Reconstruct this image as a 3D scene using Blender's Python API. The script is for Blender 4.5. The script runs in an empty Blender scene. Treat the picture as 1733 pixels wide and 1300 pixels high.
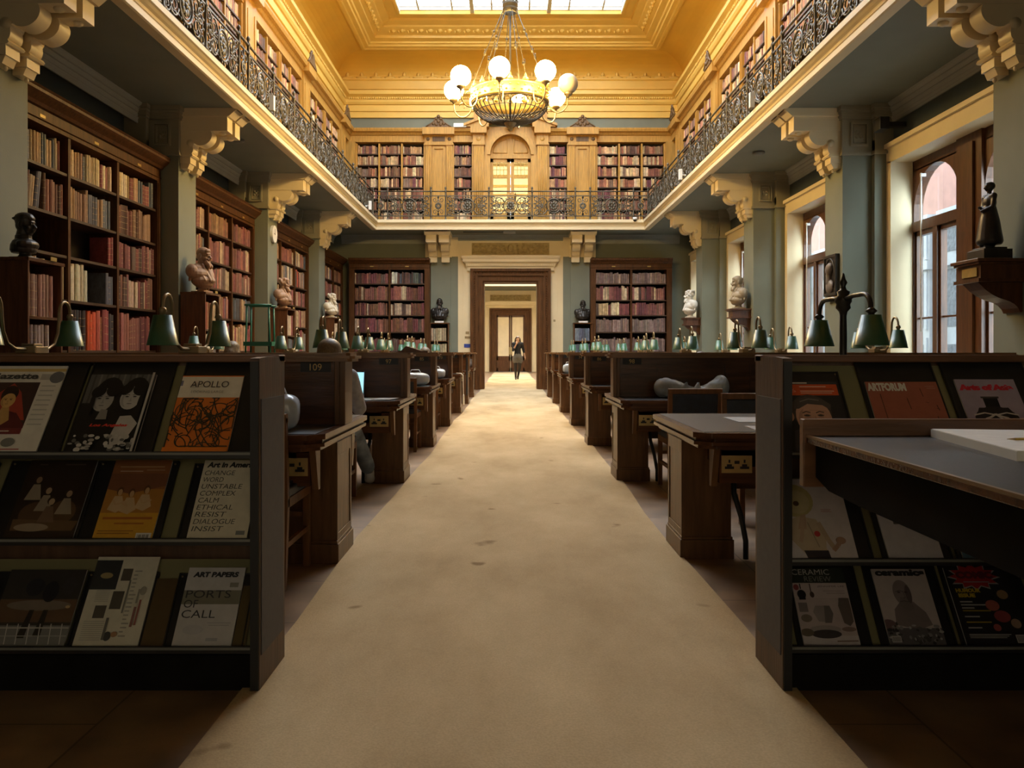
import bpy, math, random
from mathutils import Matrix, Vector
PI = math.pi
S = bpy.context.scene
COL = S.collection
RND = random.Random(11)

# ---------------------------------------------------------------- camera, light, exposure
cd = bpy.data.cameras.new('camera'); cam = bpy.data.objects.new('camera', cd); COL.objects.link(cam)
cam.location = (0, 0, 1.08); cam.rotation_euler = (PI / 2, 0, 0)
cd.sensor_width = 36; cd.lens = 36 * 1400 / 1733
cd.shift_x = (866.5 - 864) / 1733; cd.shift_y = -(650 - 596) / 1733
cd.clip_start = 0.05; cd.clip_end = 300
S.camera = cam
vs = S.view_settings
vs.view_transform = 'Standard'; vs.look = 'None'; vs.gamma = 1; vs.use_curve_mapping = False
vs.exposure = 0.2
W = bpy.data.worlds.new('sky'); S.world = W; W.use_nodes = True
bg = W.node_tree.nodes['Background']; bg.inputs[0].default_value = (0.82, 0.91, 1.0, 1); bg.inputs[1].default_value = 11.5
WARM = (1.0, 0.66, 0.23)
GLOBE = 135.0
S.cycles.max_bounces = 8; S.cycles.diffuse_bounces = 4; S.cycles.glossy_bounces = 3; S.cycles.transparent_max_bounces = 10
S.cycles.sample_clamp_indirect = 6.0

def portal(name, loc, rot, sx, sy):
    l = bpy.data.lights.new(name, 'AREA'); l.shape = 'RECTANGLE'; l.size = sx; l.size_y = sy
    l.cycles.is_portal = True
    o = bpy.data.objects.new(name, l); o.location = loc; o.rotation_euler = rot; COL.objects.link(o)
portal('portal_skylight', (0, 16.5, 10.36), (0, 0, 0), 5.9, 11.1)
BAYS = [(7.88, 11.46), (12.09, 15.66), (16.29, 19.86), (20.49, 23.9)]
for y0, y1 in BAYS:
    portal('portal_window', (5.75, (y0 + y1) / 2, 2.3), (0, PI / 2, 0), 2.9, 3.2)

portal('portal_rear', (0, -4.6, 1.95), (-PI / 2, 0, 0), 6.0, 2.0)
portal('portal_far_room', (0, 36, 8.4), (0, 0, 0), 4, 14)

# ---------------------------------------------------------------- materials
def _nt(name):
    m = bpy.data.materials.new(name); m.use_nodes = True
    nt = m.node_tree; b = nt.nodes['Principled BSDF']
    return m, nt, b
def _n(nt, t, **kw):
    n = nt.nodes.new(t)
    for k, v in kw.items():
        if k in n.inputs: n.inputs[k].default_value = v
        else: setattr(n, k, v)
    return n
def c4(c): return (c[0], c[1], c[2], 1)
def mat(name, col, rough=.6, var=.15, scale=6, metal=0, bump=0, bscale=None, stretch=(1, 1, 1), spec=None, detail=4, col2=None):
    m, nt, b = _nt(name)
    tc = _n(nt, 'ShaderNodeTexCoord'); mp = _n(nt, 'ShaderNodeMapping'); mp.inputs['Scale'].default_value = stretch
    nt.links.new(tc.outputs['Object'], mp.inputs[0])
    no = _n(nt, 'ShaderNodeTexNoise', Scale=scale, Detail=detail); nt.links.new(mp.outputs[0], no.inputs['Vector'])
    r = _n(nt, 'ShaderNodeValToRGB'); nt.links.new(no.outputs['Fac'], r.inputs[0])
    lo = tuple(x * (1 - var) for x in col); hi = col2 or tuple(min(1, x * (1 + var)) for x in col)
    r.color_ramp.elements[0].position = .3; r.color_ramp.elements[1].position = .7
    r.color_ramp.elements[0].color = c4(lo); r.color_ramp.elements[1].color = c4(hi)
    nt.links.new(r.outputs[0], b.inputs['Base Color'])
    b.inputs['Roughness'].default_value = rough; b.inputs['Metallic'].default_value = metal
    if spec is not None: b.inputs['Specular IOR Level'].default_value = spec
    if bump:
        n2 = _n(nt, 'ShaderNodeTexNoise', Scale=bscale or scale * 4, Detail=3); nt.links.new(mp.outputs[0], n2.inputs['Vector'])
        bp = _n(nt, 'ShaderNodeBump', Strength=bump, Distance=.01); nt.links.new(n2.outputs['Fac'], bp.inputs['Height'])
        nt.links.new(bp.outputs[0], b.inputs['Normal'])
    return m
def wood(name, col, rough=.4, var=.35, stretch=(3, 3, .35), scale=9, spec=.4):
    return mat(name, col, rough, var, scale, bump=.12, bscale=30, stretch=stretch, detail=8, spec=spec)
def flat(name, col, rough=.5, metal=0, spec=.5):
    m, nt, b = _nt(name)
    b.inputs['Base Color'].default_value = c4(col); b.inputs['Roughness'].default_value = rough; b.inputs['Metallic'].default_value = metal
    b.inputs['Specular IOR Level'].default_value = spec
    return m
def emit(name, col, s):
    m, nt, b = _nt(name)
    b.inputs['Base Color'].default_value = c4((.8, .8, .8)); b.inputs['Emission Color'].default_value = c4(col); b.inputs['Emission Strength'].default_value = s
    return m
def glass(name, tint=(.9, .95, .95), refl=.12):
    m, nt, b = _nt(name); nt.nodes.remove(b)
    t = _n(nt, 'ShaderNodeBsdfTransparent'); t.inputs[0].default_value = c4(tint)
    g = _n(nt, 'ShaderNodeBsdfGlossy'); g.inputs['Roughness'].default_value = .03
    lw = _n(nt, 'ShaderNodeFresnel'); lw.inputs[0].default_value = 1.45
    mx = _n(nt, 'ShaderNodeMixShader')
    ge = _n(nt, 'ShaderNodeNewGeometry'); sb = _n(nt, 'ShaderNodeMath', operation='SUBTRACT'); sb.inputs[0].default_value = 1.0; nt.links.new(ge.outputs['Backfacing'], sb.inputs[1])
    ml = _n(nt, 'ShaderNodeMath', operation='MULTIPLY'); nt.links.new(lw.outputs[0], ml.inputs[0]); nt.links.new(sb.outputs[0], ml.inputs[1])
    nt.links.new(ml.outputs[0], mx.inputs[0]); nt.links.new(t.outputs[0], mx.inputs[1]); nt.links.new(g.outputs[0], mx.inputs[2])
    nt.links.new(mx.outputs[0], nt.nodes['Material Output'].inputs[0])
    return m
def book_mat(name, attr):
    m, nt, b = _nt(name)
    if attr:
        c = _n(nt, 'ShaderNodeAttribute', attribute_name='Col'); co = c.outputs['Color']
    else:
        c = _n(nt, 'ShaderNodeObjectInfo'); co = c.outputs['Color']
    tc = _n(nt, 'ShaderNodeTexCoord')
    no = _n(nt, 'ShaderNodeTexNoise', Scale=14.0 if attr else 5.0, Detail=5.0); nt.links.new(tc.outputs['Object'], no.inputs['Vector'])
    mr = _n(nt, 'ShaderNodeMapRange'); mr.inputs['From Min'].default_value = .3; mr.inputs['From Max'].default_value = .7
    mr.inputs['To Min'].default_value = .68; mr.inputs['To Max'].default_value = 1.25
    nt.links.new(no.outputs['Fac'], mr.inputs['Value'])
    mx = _n(nt, 'ShaderNodeVectorMath', operation='SCALE'); nt.links.new(co, mx.inputs[0]); nt.links.new(mr.outputs[0], mx.inputs['Scale'])
    out = mx.outputs[0]
    if not attr:      # raised bands and a gilt title panel pressed into the spine
        sx = _n(nt, 'ShaderNodeSeparateXYZ'); nt.links.new(tc.outputs['Object'], sx.inputs[0])
        w = _n(nt, 'ShaderNodeMath', operation='FRACT'); k = _n(nt, 'ShaderNodeMath', operation='MULTIPLY'); k.inputs[1].default_value = 5.0
        nt.links.new(sx.outputs['Z'], k.inputs[0]); nt.links.new(k.outputs[0], w.inputs[0])
        lt = _n(nt, 'ShaderNodeMath', operation='LESS_THAN'); lt.inputs[1].default_value = .07; nt.links.new(w.outputs[0], lt.inputs[0])
        rr = _n(nt, 'ShaderNodeMath', operation='GREATER_THAN'); rr.inputs[1].default_value = .45; nt.links.new(c.outputs['Random'], rr.inputs[0])
        yy = _n(nt, 'ShaderNodeMath', operation='LESS_THAN'); yy.inputs[1].default_value = .12; nt.links.new(sx.outputs['Y'], yy.inputs[0])
        a1 = _n(nt, 'ShaderNodeMath', operation='MULTIPLY'); nt.links.new(lt.outputs[0], a1.inputs[0]); nt.links.new(rr.outputs[0], a1.inputs[1])
        a2 = _n(nt, 'ShaderNodeMath', operation='MULTIPLY'); nt.links.new(a1.outputs[0], a2.inputs[0]); nt.links.new(yy.outputs[0], a2.inputs[1])
        a3 = _n(nt, 'ShaderNodeMath', operation='MULTIPLY'); a3.inputs[1].default_value = .6; nt.links.new(a2.outputs[0], a3.inputs[0])
        mc = _n(nt, 'ShaderNodeMix', data_type='RGBA'); nt.links.new(a3.outputs[0], mc.inputs[0]); nt.links.new(out, mc.inputs[6])
        mc.inputs[7].default_value = (.55, .40, .18, 1); out = mc.outputs[2]
    nt.links.new(out, b.inputs['Base Color']); b.inputs['Roughness'].default_value = .55
    return m
def carpet_mat():
    m, nt, b = _nt('carpet_pile')
    tc = _n(nt, 'ShaderNodeTexCoord')
    n1 = _n(nt, 'ShaderNodeTexNoise', Scale=.9, Detail=6.0, Roughness=.62); n2 = _n(nt, 'ShaderNodeTexNoise', Scale=140.0, Detail=2.0)
    mp = _n(nt, 'ShaderNodeMapping'); mp.inputs['Scale'].default_value = (1.3, .6, 1)
    nt.links.new(tc.outputs['Object'], mp.inputs[0]); nt.links.new(mp.outputs[0], n1.inputs['Vector']); nt.links.new(tc.outputs['Object'], n2.inputs['Vector'])
    r = _n(nt, 'ShaderNodeValToRGB'); nt.links.new(n1.outputs['Fac'], r.inputs[0])
    e = r.color_ramp.elements; e[0].position = .3; e[0].color = (.41, .30, .165, 1); e[1].position = .68; e[1].color = (.64, .495, .30, 1)
    n3 = _n(nt, 'ShaderNodeTexNoise', Scale=4.2, Detail=2.0); nt.links.new(tc.outputs['Object'], n3.inputs['Vector'])
    st = _n(nt, 'ShaderNodeValToRGB'); nt.links.new(n3.outputs['Fac'], st.inputs[0])      # a few small dark stains
    e = st.color_ramp.elements; e[0].position = .24; e[0].color = (.55, .5, .45, 1); e[1].position = .30; e[1].color = (1, 1, 1, 1)
    mu = _n(nt, 'ShaderNodeMix', data_type='RGBA', blend_type='MULTIPLY'); mu.inputs[0].default_value = 1
    nt.links.new(r.outputs[0], mu.inputs[6]); nt.links.new(st.outputs[0], mu.inputs[7])
    mr = _n(nt, 'ShaderNodeMapRange'); mr.inputs['To Min'].default_value = .8; mr.inputs['To Max'].default_value = 1.2; nt.links.new(n2.outputs['Fac'], mr.inputs['Value'])
    sc = _n(nt, 'ShaderNodeVectorMath', operation='SCALE'); nt.links.new(mu.outputs[2], sc.inputs[0]); nt.links.new(mr.outputs[0], sc.inputs['Scale'])
    nt.links.new(sc.outputs[0], b.inputs['Base Color']); b.inputs['Roughness'].default_value = .95; b.inputs['Specular IOR Level'].default_value = .1
    bp = _n(nt, 'ShaderNodeBump', Strength=.35, Distance=.004); nt.links.new(n2.outputs['Fac'], bp.inputs['Height']); nt.links.new(bp.outputs[0], b.inputs['Normal'])
    return m
def floor_mat():
    m, nt, b = _nt('floor_boards')
    tc = _n(nt, 'ShaderNodeTexCoord'); mp = _n(nt, 'ShaderNodeMapping'); mp.inputs['Rotation'].default_value = (0, 0, PI / 2)
    nt.links.new(tc.outputs['Object'], mp.inputs[0])
    br = _n(nt, 'ShaderNodeTexBrick', Scale=1.0); br.inputs['Mortar Size'].default_value = .004
    br.inputs['Brick Width'].default_value = .6; br.inputs['Row Height'].default_value = .6
    br.inputs['Color1'].default_value = (.20, .125, .068, 1); br.inputs['Color2'].default_value = (.25, .16, .09, 1); br.inputs['Mortar'].default_value = (.10, .06, .03, 1)
    nt.links.new(mp.outputs[0], br.inputs[0])
    no = _n(nt, 'ShaderNodeTexNoise', Scale=5.0, Detail=7.0); nt.links.new(tc.outputs['Object'], no.inputs['Vector'])
    mr = _n(nt, 'ShaderNodeMapRange'); mr.inputs['From Min'].default_value = .3; mr.inputs['From Max'].default_value = .7
    mr.inputs['To Min'].default_value = .65; mr.inputs['To Max'].default_value = 1.4; nt.links.new(no.outputs['Fac'], mr.inputs['Value'])
    sc = _n(nt, 'ShaderNodeVectorMath', operation='SCALE'); nt.links.new(br.outputs[0], sc.inputs[0]); nt.links.new(mr.outputs[0], sc.inputs['Scale'])
    nt.links.new(sc.outputs[0], b.inputs['Base Color'])
    r2 = _n(nt, 'ShaderNodeMapRange'); r2.inputs['To Min'].default_value = .28; r2.inputs['To Max'].default_value = .6; nt.links.new(no.outputs['Fac'], r2.inputs['Value'])
    nt.links.new(r2.outputs[0], b.inputs['Roughness'])
    return m
def facade_mat(name, base, relief):
    m = mat(name, base, .8, .35 if relief else .12, 9 if relief else 3, bump=1.0 if relief else .2, bscale=12)
    return m

M = {}
M['greypaint'] = mat('grey_green_paint', (.18, .19, .14), .75, .06, 2, bump=.08, bscale=60)
M['soffit'] = mat('soffit_paint', (.19, .20, .155), .7, .05, 2)
M['darkwall'] = mat('dark_frieze_paint', (.05, .065, .065), .8, .08, 2)
M['cream'] = mat('cream_paint', (.74, .61, .38), .5, .05, 2, bump=.04, bscale=30)
M['corn'] = mat('grey_cornice_paint', (.32, .325, .275), .6, .05, 3)
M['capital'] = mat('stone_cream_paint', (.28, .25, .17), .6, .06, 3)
M['ceil'] = mat('ochre_ceiling_paint', (.70, .42, .06), .6, .07, .8)  # cream ceiling, with the warm lamp light on it put into the colour
M['ceiltrim'] = mat('pale_ochre_paint', (.74, .48, .105), .5, .05, 2)  # cream mouldings, yellowed in the colour for the same warm light
M['dwood'] = wood('dark_mahogany', (.10, .038, .0135), .32)
M['dwoodh'] = wood('dark_mahogany_rails', (.095, .037, .0135), .27, stretch=(.35, 3, 3))
M['pedwood'] = wood('mahogany_end_panel', (.135, .066, .028), .34)
M['bcwood'] = wood('bookcase_wood', (.080, .032, .010), .5, spec=.18)
M['doorwood'] = wood('doorcase_wood', (.10, .040, .012), .5, spec=.2)
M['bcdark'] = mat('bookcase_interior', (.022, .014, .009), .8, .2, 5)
M['galwood'] = wood('golden_oak', (.45, .235, .045), .45, var=.2)
M['leather'] = mat('black_leather', (.018, .017, .018), .30, .3, 40, bump=.15, bscale=180, spec=.6)
M['blueleather'] = mat('navy_leather', (.025, .035, .055), .38, .2, 20, bump=.1, bscale=120)
M['chairwood'] = wood('chair_oak', (.17, .075, .028), .4)
M['black'] = mat('matt_black', (.012, .012, .013), .5, .2, 8)
M['board'] = mat('black_board', (.016, .015, .015), .35, .25, 14)
M['slate'] = mat('grey_vinyl_facing', (.065, .062, .07), .55, .1, 40)
M['olive'] = mat('olive_backing', (.20, .18, .085), .7, .08, 3)
M['iron'] = mat('bronzed_iron', (.10, .085, .06), .45, .25, 12, metal=.55)
M['dead'] = mat('dull_black', (.010, .009, .008), .9, .2, 8, spec=.08)
M['brass'] = mat('brass', (.58, .44, .18), .38, .12, 10, metal=.35)
M['oldbrass'] = mat('dull_brass', (.33, .25, .14), .42, .2, 10, metal=.7)
M['gilt'] = mat('gilt', (.40, .27, .075), .42, .12, 14, metal=.35)
M['gold'] = flat('gold_leaf_lettering', (.62, .42, .14), .5)
M['green'] = mat('green_enamel', (.045, .13, .07), .34, .12, 10, spec=.6)
M['greenpaint'] = mat('bright_green_paint', (.01, .13, .075), .4, .1, 10)
M['white'] = mat('white_plastic', (.75, .75, .73), .4, .03, 4)
M['paper'] = mat('paper', (.72, .70, .64), .6, .04, 8)
M['floor'] = floor_mat(); M['carpet'] = carpet_mat()
M['bronze'] = mat('dark_bronze', (.045, .038, .032), .38, .3, 9, metal=.5)
M['terracotta'] = mat('terracotta', (.33, .20, .125), .55, .2, 9)
M['marble'] = mat('aged_marble', (.60, .52, .38), .5, .12, 7)
M['glass'] = glass('window_glass'); M['skyglass'] = glass('skylight_glass', (.93, .94, .95))
M['bookI'] = book_mat('book_cloth', False); M['bookS'] = book_mat('book_cloth_mass', True)
M['stonebust'] = mat('brown_stone', (.30, .24, .16), .55, .15, 8); M['marblew'] = mat('white_marble', (.66, .62, .54), .45, .08, 6)
M['blind'] = mat('cream_door_blind', (.82, .70, .48), .7, .06, 3)
M['blue'] = flat('blue_sign', (.03, .06, .30), .4)
M['corn'].name = 'grey_cornice_paint'
M['globe'] = emit('lit_globe', WARM, GLOBE)
M['globedim'] = flat('unlit_globe', (.42, .36, .27), .3)
M['skyframe'] = mat('white_glazing_bars', (.62, .60, .52), .5, .05, 4)
M['globefar'] = emit('far_globe', (1, .78, .45), 150)
M['rearglass'] = glass('rear_window_glass', (.46, .40, .32))  # warm tint for the added rear windows
M['leaded'] = glass('amber_leaded_glass', (.50, .40, .24))
M['stone'] = facade_mat('pale_terracotta_facade', (.30, .31, .33), False)
M['relief'] = facade_mat('carved_relief', (.10, .105, .12), True)
M['brick'] = facade_mat('pink_brick_facade', (.26, .125, .10), False)
M['gilt_frieze'] = mat('ochre_stone_frieze', (.42, .31, .13), .6, .2, 8)
M['crestwood'] = wood('carved_dark_oak', (.13, .07, .025), .5)
M['shelfwood'] = wood('shelf_wood', (.05, .024, .010), .5, stretch=(.4, 3, 3))
M['capwood'] = wood('polished_cap_wood', (.20, .105, .045), .3, stretch=(.35, 3, 3))
M['rackwood'] = wood('rack_walnut', (.10, .052, .028), .42)
M['rackwoodh'] = wood('rack_walnut_rail', (.15, .07, .032), .38, stretch=(.35, 3, 3))
M['stripmetal'] = mat('dull_grey_strip', (.18, .18, .16), .4, .1, 10)
M['tabletop'] = mat('worn_black_leather', (.022, .021, .022), .48, .35, 5, bump=.12, bscale=160, spec=.5)
M['edgewood'] = wood('worn_edge_wood', (.30, .19, .09), .4, stretch=(3, .35, 3))
M['marblegrey'] = mat('grey_relief', (.17, .14, .12), .5, .2, 10)
M['soffitgrey'] = mat('grey_fitting', (.14, .14, .12), .5, .1, 8)
_cc = {}
def C(r, g, b, rough=.5):
    k = (r, g, b, rough)
    if k not in _cc: _cc[k] = mat('print_ink_%d' % len(_cc), (r, g, b), rough, .06, 30)
    return _cc[k]

# ---------------------------------------------------------------- mesh builder
class MB:
    def __init__(s): s.v = []; s.f = []; s.m = []; s.sm = []; s.c = []
    def add(s, vs, fs, mi=0, smooth=False, col=None):
        o = len(s.v); s.v += [tuple(v) for v in vs]
        for f in fs:
            s.f.append([o + i for i in f]); s.m.append(mi); s.sm.append(smooth); s.c.append(col)
    def box(s, x0, x1, y0, y1, z0, z1, mi=0, col=None):
        s.add([(x0, y0, z0), (x1, y0, z0), (x1, y1, z0), (x0, y1, z0), (x0, y0, z1), (x1, y0, z1), (x1, y1, z1), (x0, y1, z1)],
              [(3, 2, 1, 0), (4, 5, 6, 7), (0, 1, 5, 4), (1, 2, 6, 5), (2, 3, 7, 6), (3, 0, 4, 7)], mi, False, col)
    def prism(s, poly, axis, a0, a1, mi=0, smooth=False, caps=True):
        n = len(poly)
        def P(p, a): return (a, p[0], p[1]) if axis == 'x' else ((p[0], a, p[1]) if axis == 'y' else (p[0], p[1], a))
        vs = [P(p, a0) for p in poly] + [P(p, a1) for p in poly]
        s.add(vs, [(i, (i + 1) % n, n + (i + 1) % n, n + i) for i in range(n)], mi, smooth)
        if caps: s.add(vs, [tuple(range(n))[::-1], tuple(range(n, 2 * n))], mi, False)
    def tube(s, pts, r, n=6, mi=0, closed=False, caps=True):
        pts = [Vector(p) for p in pts]; N = len(pts)
        rs = r if isinstance(r, (list, tuple)) else [r] * N
        vs = []; prev = None
        for i in range(N):
            a = pts[(i - 1) % N] if (closed or i > 0) else pts[i]
            b = pts[(i + 1) % N] if (closed or i < N - 1) else pts[i]
            t = (b - a); t = t.normalized() if t.length > 1e-9 else Vector((0, 0, 1))
            if prev is None:
                u = t.cross(Vector((0, 0, 1)))
                if u.length < .05: u = t.cross(Vector((1, 0, 0)))
            else:
                u = prev - t * prev.dot(t)
                if u.length < 1e-6: u = t.orthogonal()
            u.normalize(); prev = u; w = t.cross(u)
            for k in range(n):
                an = 2 * PI * k / n; vs.append(pts[i] + (u * math.cos(an) + w * math.sin(an)) * rs[i])
        fs = []
        for i in range(N if closed else N - 1):
            j = (i + 1) % N
            for k in range(n): fs.append((i * n + k, i * n + (k + 1) % n, j * n + (k + 1) % n, j * n + k))
        if not closed and caps: fs += [tuple(range(n))[::-1], tuple(range((N - 1) * n, N * n))]
        s.add(vs, fs, mi, True)
    def lathe(s, prof, n=24, c=(0, 0), mi=0, z0=0, smooth=True):
        vs = []
        for r, z in prof:
            for k in range(n):
                a = 2 * PI * k / n; vs.append((c[0] + r * math.cos(a), c[1] + r * math.sin(a), z0 + z))
        fs = [(i * n + k, i * n + (k + 1) % n, (i + 1) * n + (k + 1) % n, (i + 1) * n + k) for i in range(len(prof) - 1) for k in range(n)]
        s.add(vs, fs, mi, smooth)
    def ball(s, c, r, nu=12, nv=8, mi=0, R=None):
        if not isinstance(r, (tuple, list)): r = (r, r, r)
        vs = []
        for i in range(nv + 1):
            t = PI * i / nv
            for k in range(nu):
                a = 2 * PI * k / nu
                p = Vector((r[0] * math.sin(t) * math.cos(a), r[1] * math.sin(t) * math.sin(a), r[2] * math.cos(t)))
                if R is not None: p = R @ p
                vs.append(Vector(c) + p)
        s.add(vs, [(i * nu + k, (i + 1) * nu + k, (i + 1) * nu + (k + 1) % nu, i * nu + (k + 1) % nu) for i in range(nv) for k in range(nu)], mi, True)
    def cap(s, p, q, r0, r1, n=10, mi=0):
        s.tube([p, q], [r0, r1], n, mi); s.ball(p, r0, n, 8, mi); s.ball(q, r1, n, 8, mi)
    def ring(s, prof, rect, mi=0):
        x0, x1, y0, y1 = rect; vs = []
        for p, z in prof: vs += [(x0 + p, y0 + p, z), (x1 - p, y0 + p, z), (x1 - p, y1 - p, z), (x0 + p, y1 - p, z)]
        s.add(vs, [(i * 4 + k, i * 4 + (k + 1) % 4, (i + 1) * 4 + (k + 1) % 4, (i + 1) * 4 + k) for i in range(len(prof) - 1) for k in range(4)], mi)
    def poly(s, pts, mi=0): s.add(pts, [tuple(range(len(pts)))], mi)
    def build(s, name, mats, parent=None, loc=None, rot=None, bevel=0, voxel=0, smooth_it=4):
        me = bpy.data.meshes.new(name); me.from_pydata(s.v, [], s.f)
        for m in (mats if isinstance(mats, (list, tuple)) else [mats]): me.materials.append(M[m] if isinstance(m, str) else m)
        me.polygons.foreach_set('material_index', s.m); me.polygons.foreach_set('use_smooth', s.sm)
        if s.c and s.c[0] is not None:
            at = me.attributes.new('Col', 'FLOAT_COLOR', 'FACE'); fl = []
            for c in s.c: fl += [c[0], c[1], c[2], 1.0]
            at.data.foreach_set('color', fl)
        me.update()
        o = bpy.data.objects.new(name, me); COL.objects.link(o)
        if parent is not None: o.parent = parent
        if loc: o.location = loc
        if rot is not None: o.rotation_euler = rot
        if bevel:
            b = o.modifiers.new('edge', 'BEVEL'); b.width = bevel; b.segments = 2; b.limit_method = 'ANGLE'; b.angle_limit = .6
        if voxel:
            r = o.modifiers.new('fuse', 'REMESH'); r.mode = 'VOXEL'; r.voxel_size = voxel; r.use_smooth_shade = True
            k = o.modifiers.new('soft', 'SMOOTH'); k.factor = .5; k.iterations = smooth_it
        return o

def tag(o, label=None, cat=None, group=None, kind=None):
    if label: o['label'] = label
    if cat: o['category'] = cat
    if group: o['group'] = group
    if kind: o['kind'] = kind
    return o
def thing(name, label, cat, loc=(0, 0, 0), rz=0, group=None, kind=None):
    o = bpy.data.objects.new(name, None); COL.objects.link(o); o.location = loc; o.rotation_euler = (0, 0, rz)
    o.empty_display_size = .1
    return tag(o, label, cat, group, kind)
def struct(o): o['kind'] = 'structure'; return o
def copy_tree(o, parent=None):
    c = o.copy(); COL.objects.link(c)
    if parent is not None: c.parent = parent
    for ch in [x for x in COL.objects if x.parent == o]: copy_tree(ch, c)
    return c
KIDS = {}
def dup(root, loc, rz, label, group=None):
    """a copy of a thing, its parts and their sub-parts"""
    if root.name not in KIDS:
        KIDS[root.name] = [(ch, list(ch.children)) for ch in root.children]
    r = root.copy(); COL.objects.link(r); r.location = loc; r.rotation_euler = (0, 0, rz); r['label'] = label
    if group: r['group'] = group
    for ch, gs in KIDS[root.name]:
        c = ch.copy(); COL.objects.link(c); c.parent = r
        for g in gs:
            d = g.copy(); COL.objects.link(d); d.parent = c
    return r
def lettering(body, mats, parent, Mx, width=None, height=None, size=.1, shear=0, bold=0, align='LEFT', name='lettering', line=1.0):
    """writing as a flat mesh; Mx puts its lower left corner (or centre) and directions"""
    cu = bpy.data.curves.new('t', 'FONT'); cu.body = body; cu.size = size; cu.shear = shear; cu.offset = bold; cu.space_line = line
    cu.align_x = align; cu.fill_mode = 'FRONT'; cu.resolution_u = 3
    to = bpy.data.objects.new('t', cu); COL.objects.link(to)
    dg = bpy.context.evaluated_depsgraph_get(); me = bpy.data.meshes.new_from_object(to.evaluated_get(dg))
    bpy.data.objects.remove(to); bpy.data.curves.remove(cu)
    me.name = name; xs = [v.co.x for v in me.vertices] or [0, 1]; ys = [v.co.y for v in me.vertices] or [0, 1]
    w = max(xs) - min(xs); h = max(ys) - min(ys)
    kx = (width / w) if width else 1; ky = (height / h) if height else (kx if width else 1)
    ox = (min(xs) + max(xs)) / 2 if align == 'CENTER' else min(xs)
    for v in me.vertices: v.co = ((v.co.x - ox) * kx, (v.co.y - min(ys)) * ky, 0)
    me.materials.clear(); me.materials.append(M[mats] if isinstance(mats, str) else mats)
    o = bpy.data.objects.new(name, me); COL.objects.link(o); o.parent = parent; o.matrix_local = Mx
    return o
def frame(o, u, v):
    u = Vector(u).normalized(); v = Vector(v).normalized(); n = u.cross(v)
    return Matrix(((u.x, v.x, n.x, o[0]), (u.y, v.y, n.y, o[1]), (u.z, v.z, n.z, o[2]), (0, 0, 0, 1)))
# ================================================================ the room
YW = 24.0
SIDES = (-1, 1)
PIL = [7.25, 11.46, 15.67, 19.86]        # near edge of each pillar
PW = .63
FX, FY = 3.70, 22.8                      # gallery edge
b = MB(); b.box(-7, 7, -4.5, 47, -.12, 0); struct(b.build('floor', 'floor'))
# runner: edges wander a little, as worn carpet does
b = MB(); L_ = []; R_ = []; n = 60
for i in range(n + 1):
    y = .3 + i * (45.3 - .3) / n
    L_.append((-.865 + .018 * math.sin(y * .9) + .01 * math.sin(y * 2.3), y)); R_.append((.92 + .022 * math.sin(y * .8 + 1) + .012 * math.sin(y * 2.1), y))
vs = []
for (xl, y), (xr, _) in zip(L_, R_): vs += [(xl, y, .001), (xl, y, .009), (xr, y, .009), (xr, y, .001)]
b.add(vs, [(i * 4 + k, i * 4 + k + 1, i * 4 + k + 5, i * 4 + k + 4) for i in range(n) for k in range(3)])
tag(b.build('carpet_runner', 'carpet'), 'long worn beige carpet runner down the middle of the hall', 'carpet')

# side walls
b = MB(); b.box(-5.7, -5.3, -4.5, YW, 0, 8); struct(b.build('wall_left', 'darkwall'))
b = MB()
ys = [-4.5] + [y for bay in BAYS for y in (bay[0] + .13, bay[1] - .13)] + [YW]
for i in range(0, len(ys), 2): b.box(5.25, 5.65, ys[i], ys[i + 1], 0, 8)
for y0, y1 in BAYS: b.box(5.25, 5.65, y0 + .13, y1 - .13, 0, .75); b.box(5.25, 5.65, y0 + .13, y1 - .13, 3.70, 8)
struct(b.build('wall_right', 'darkwall'))
b = MB(); b.box(-5.7, -3.0, -4.5, -4.2, 0, 8); b.box(3.0, 5.7, -4.5, -4.2, 0, 8); b.box(-3.0, 3.0, -4.5, -4.2, 0, 1.0); b.box(-3.0, 3.0, -4.5, -4.2, 2.9, 8)
for x in (-1.1, 1.1): b.box(x - .2, x + .2, -4.5, -4.2, 1.0, 2.9)
struct(b.build('wall_rear', 'greypaint'))
for k, x in enumerate((-2.15, 0, 2.15)):  # unseen windows, added to throw daylight on surfaces facing the camera
    r = thing('window_%d' % (5 + k), None, None, kind='structure'); b = MB()
    for q in (-.85, 0, .85): b.box(x + q - .05, x + q + .05, -4.42, -4.30, 1.0, 2.9)
    for z in (1.03, 2.0, 2.87): b.box(x - .9, x + .9, -4.42, -4.30, z - .04, z + .04)
    b.build('frame', 'dwood', r); b = MB(); b.box(x - .88, x + .88, -4.37, -4.36, 1.0, 2.9); b.build('pane', 'rearglass', r)
# end wall: door below, arched door above
b = MB()
b.box(-5.3, -.80, YW, YW + .5, 0, 4.7); b.box(.80, 5.3, YW, YW + .5, 0, 4.7); b.box(-.80, .80, YW, YW + .5, 3.13, 4.7)
b.box(-5.3, -.60, YW, YW + .5, 4.7, 8); b.box(.60, 5.3, YW, YW + .5, 4.7, 8); b.box(-.60, .60, YW, YW + .5, 6.72, 8)
struct(b.build('wall_far', 'greypaint'))
for s, nm in ((-1, 'left'), (1, 'right')):
    b = MB(); b.box(s * 4.9, s * 5.25, 4, YW, 4.72, 8.0); struct(b.build('wall_gallery_' + nm, 'greypaint'))

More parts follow.
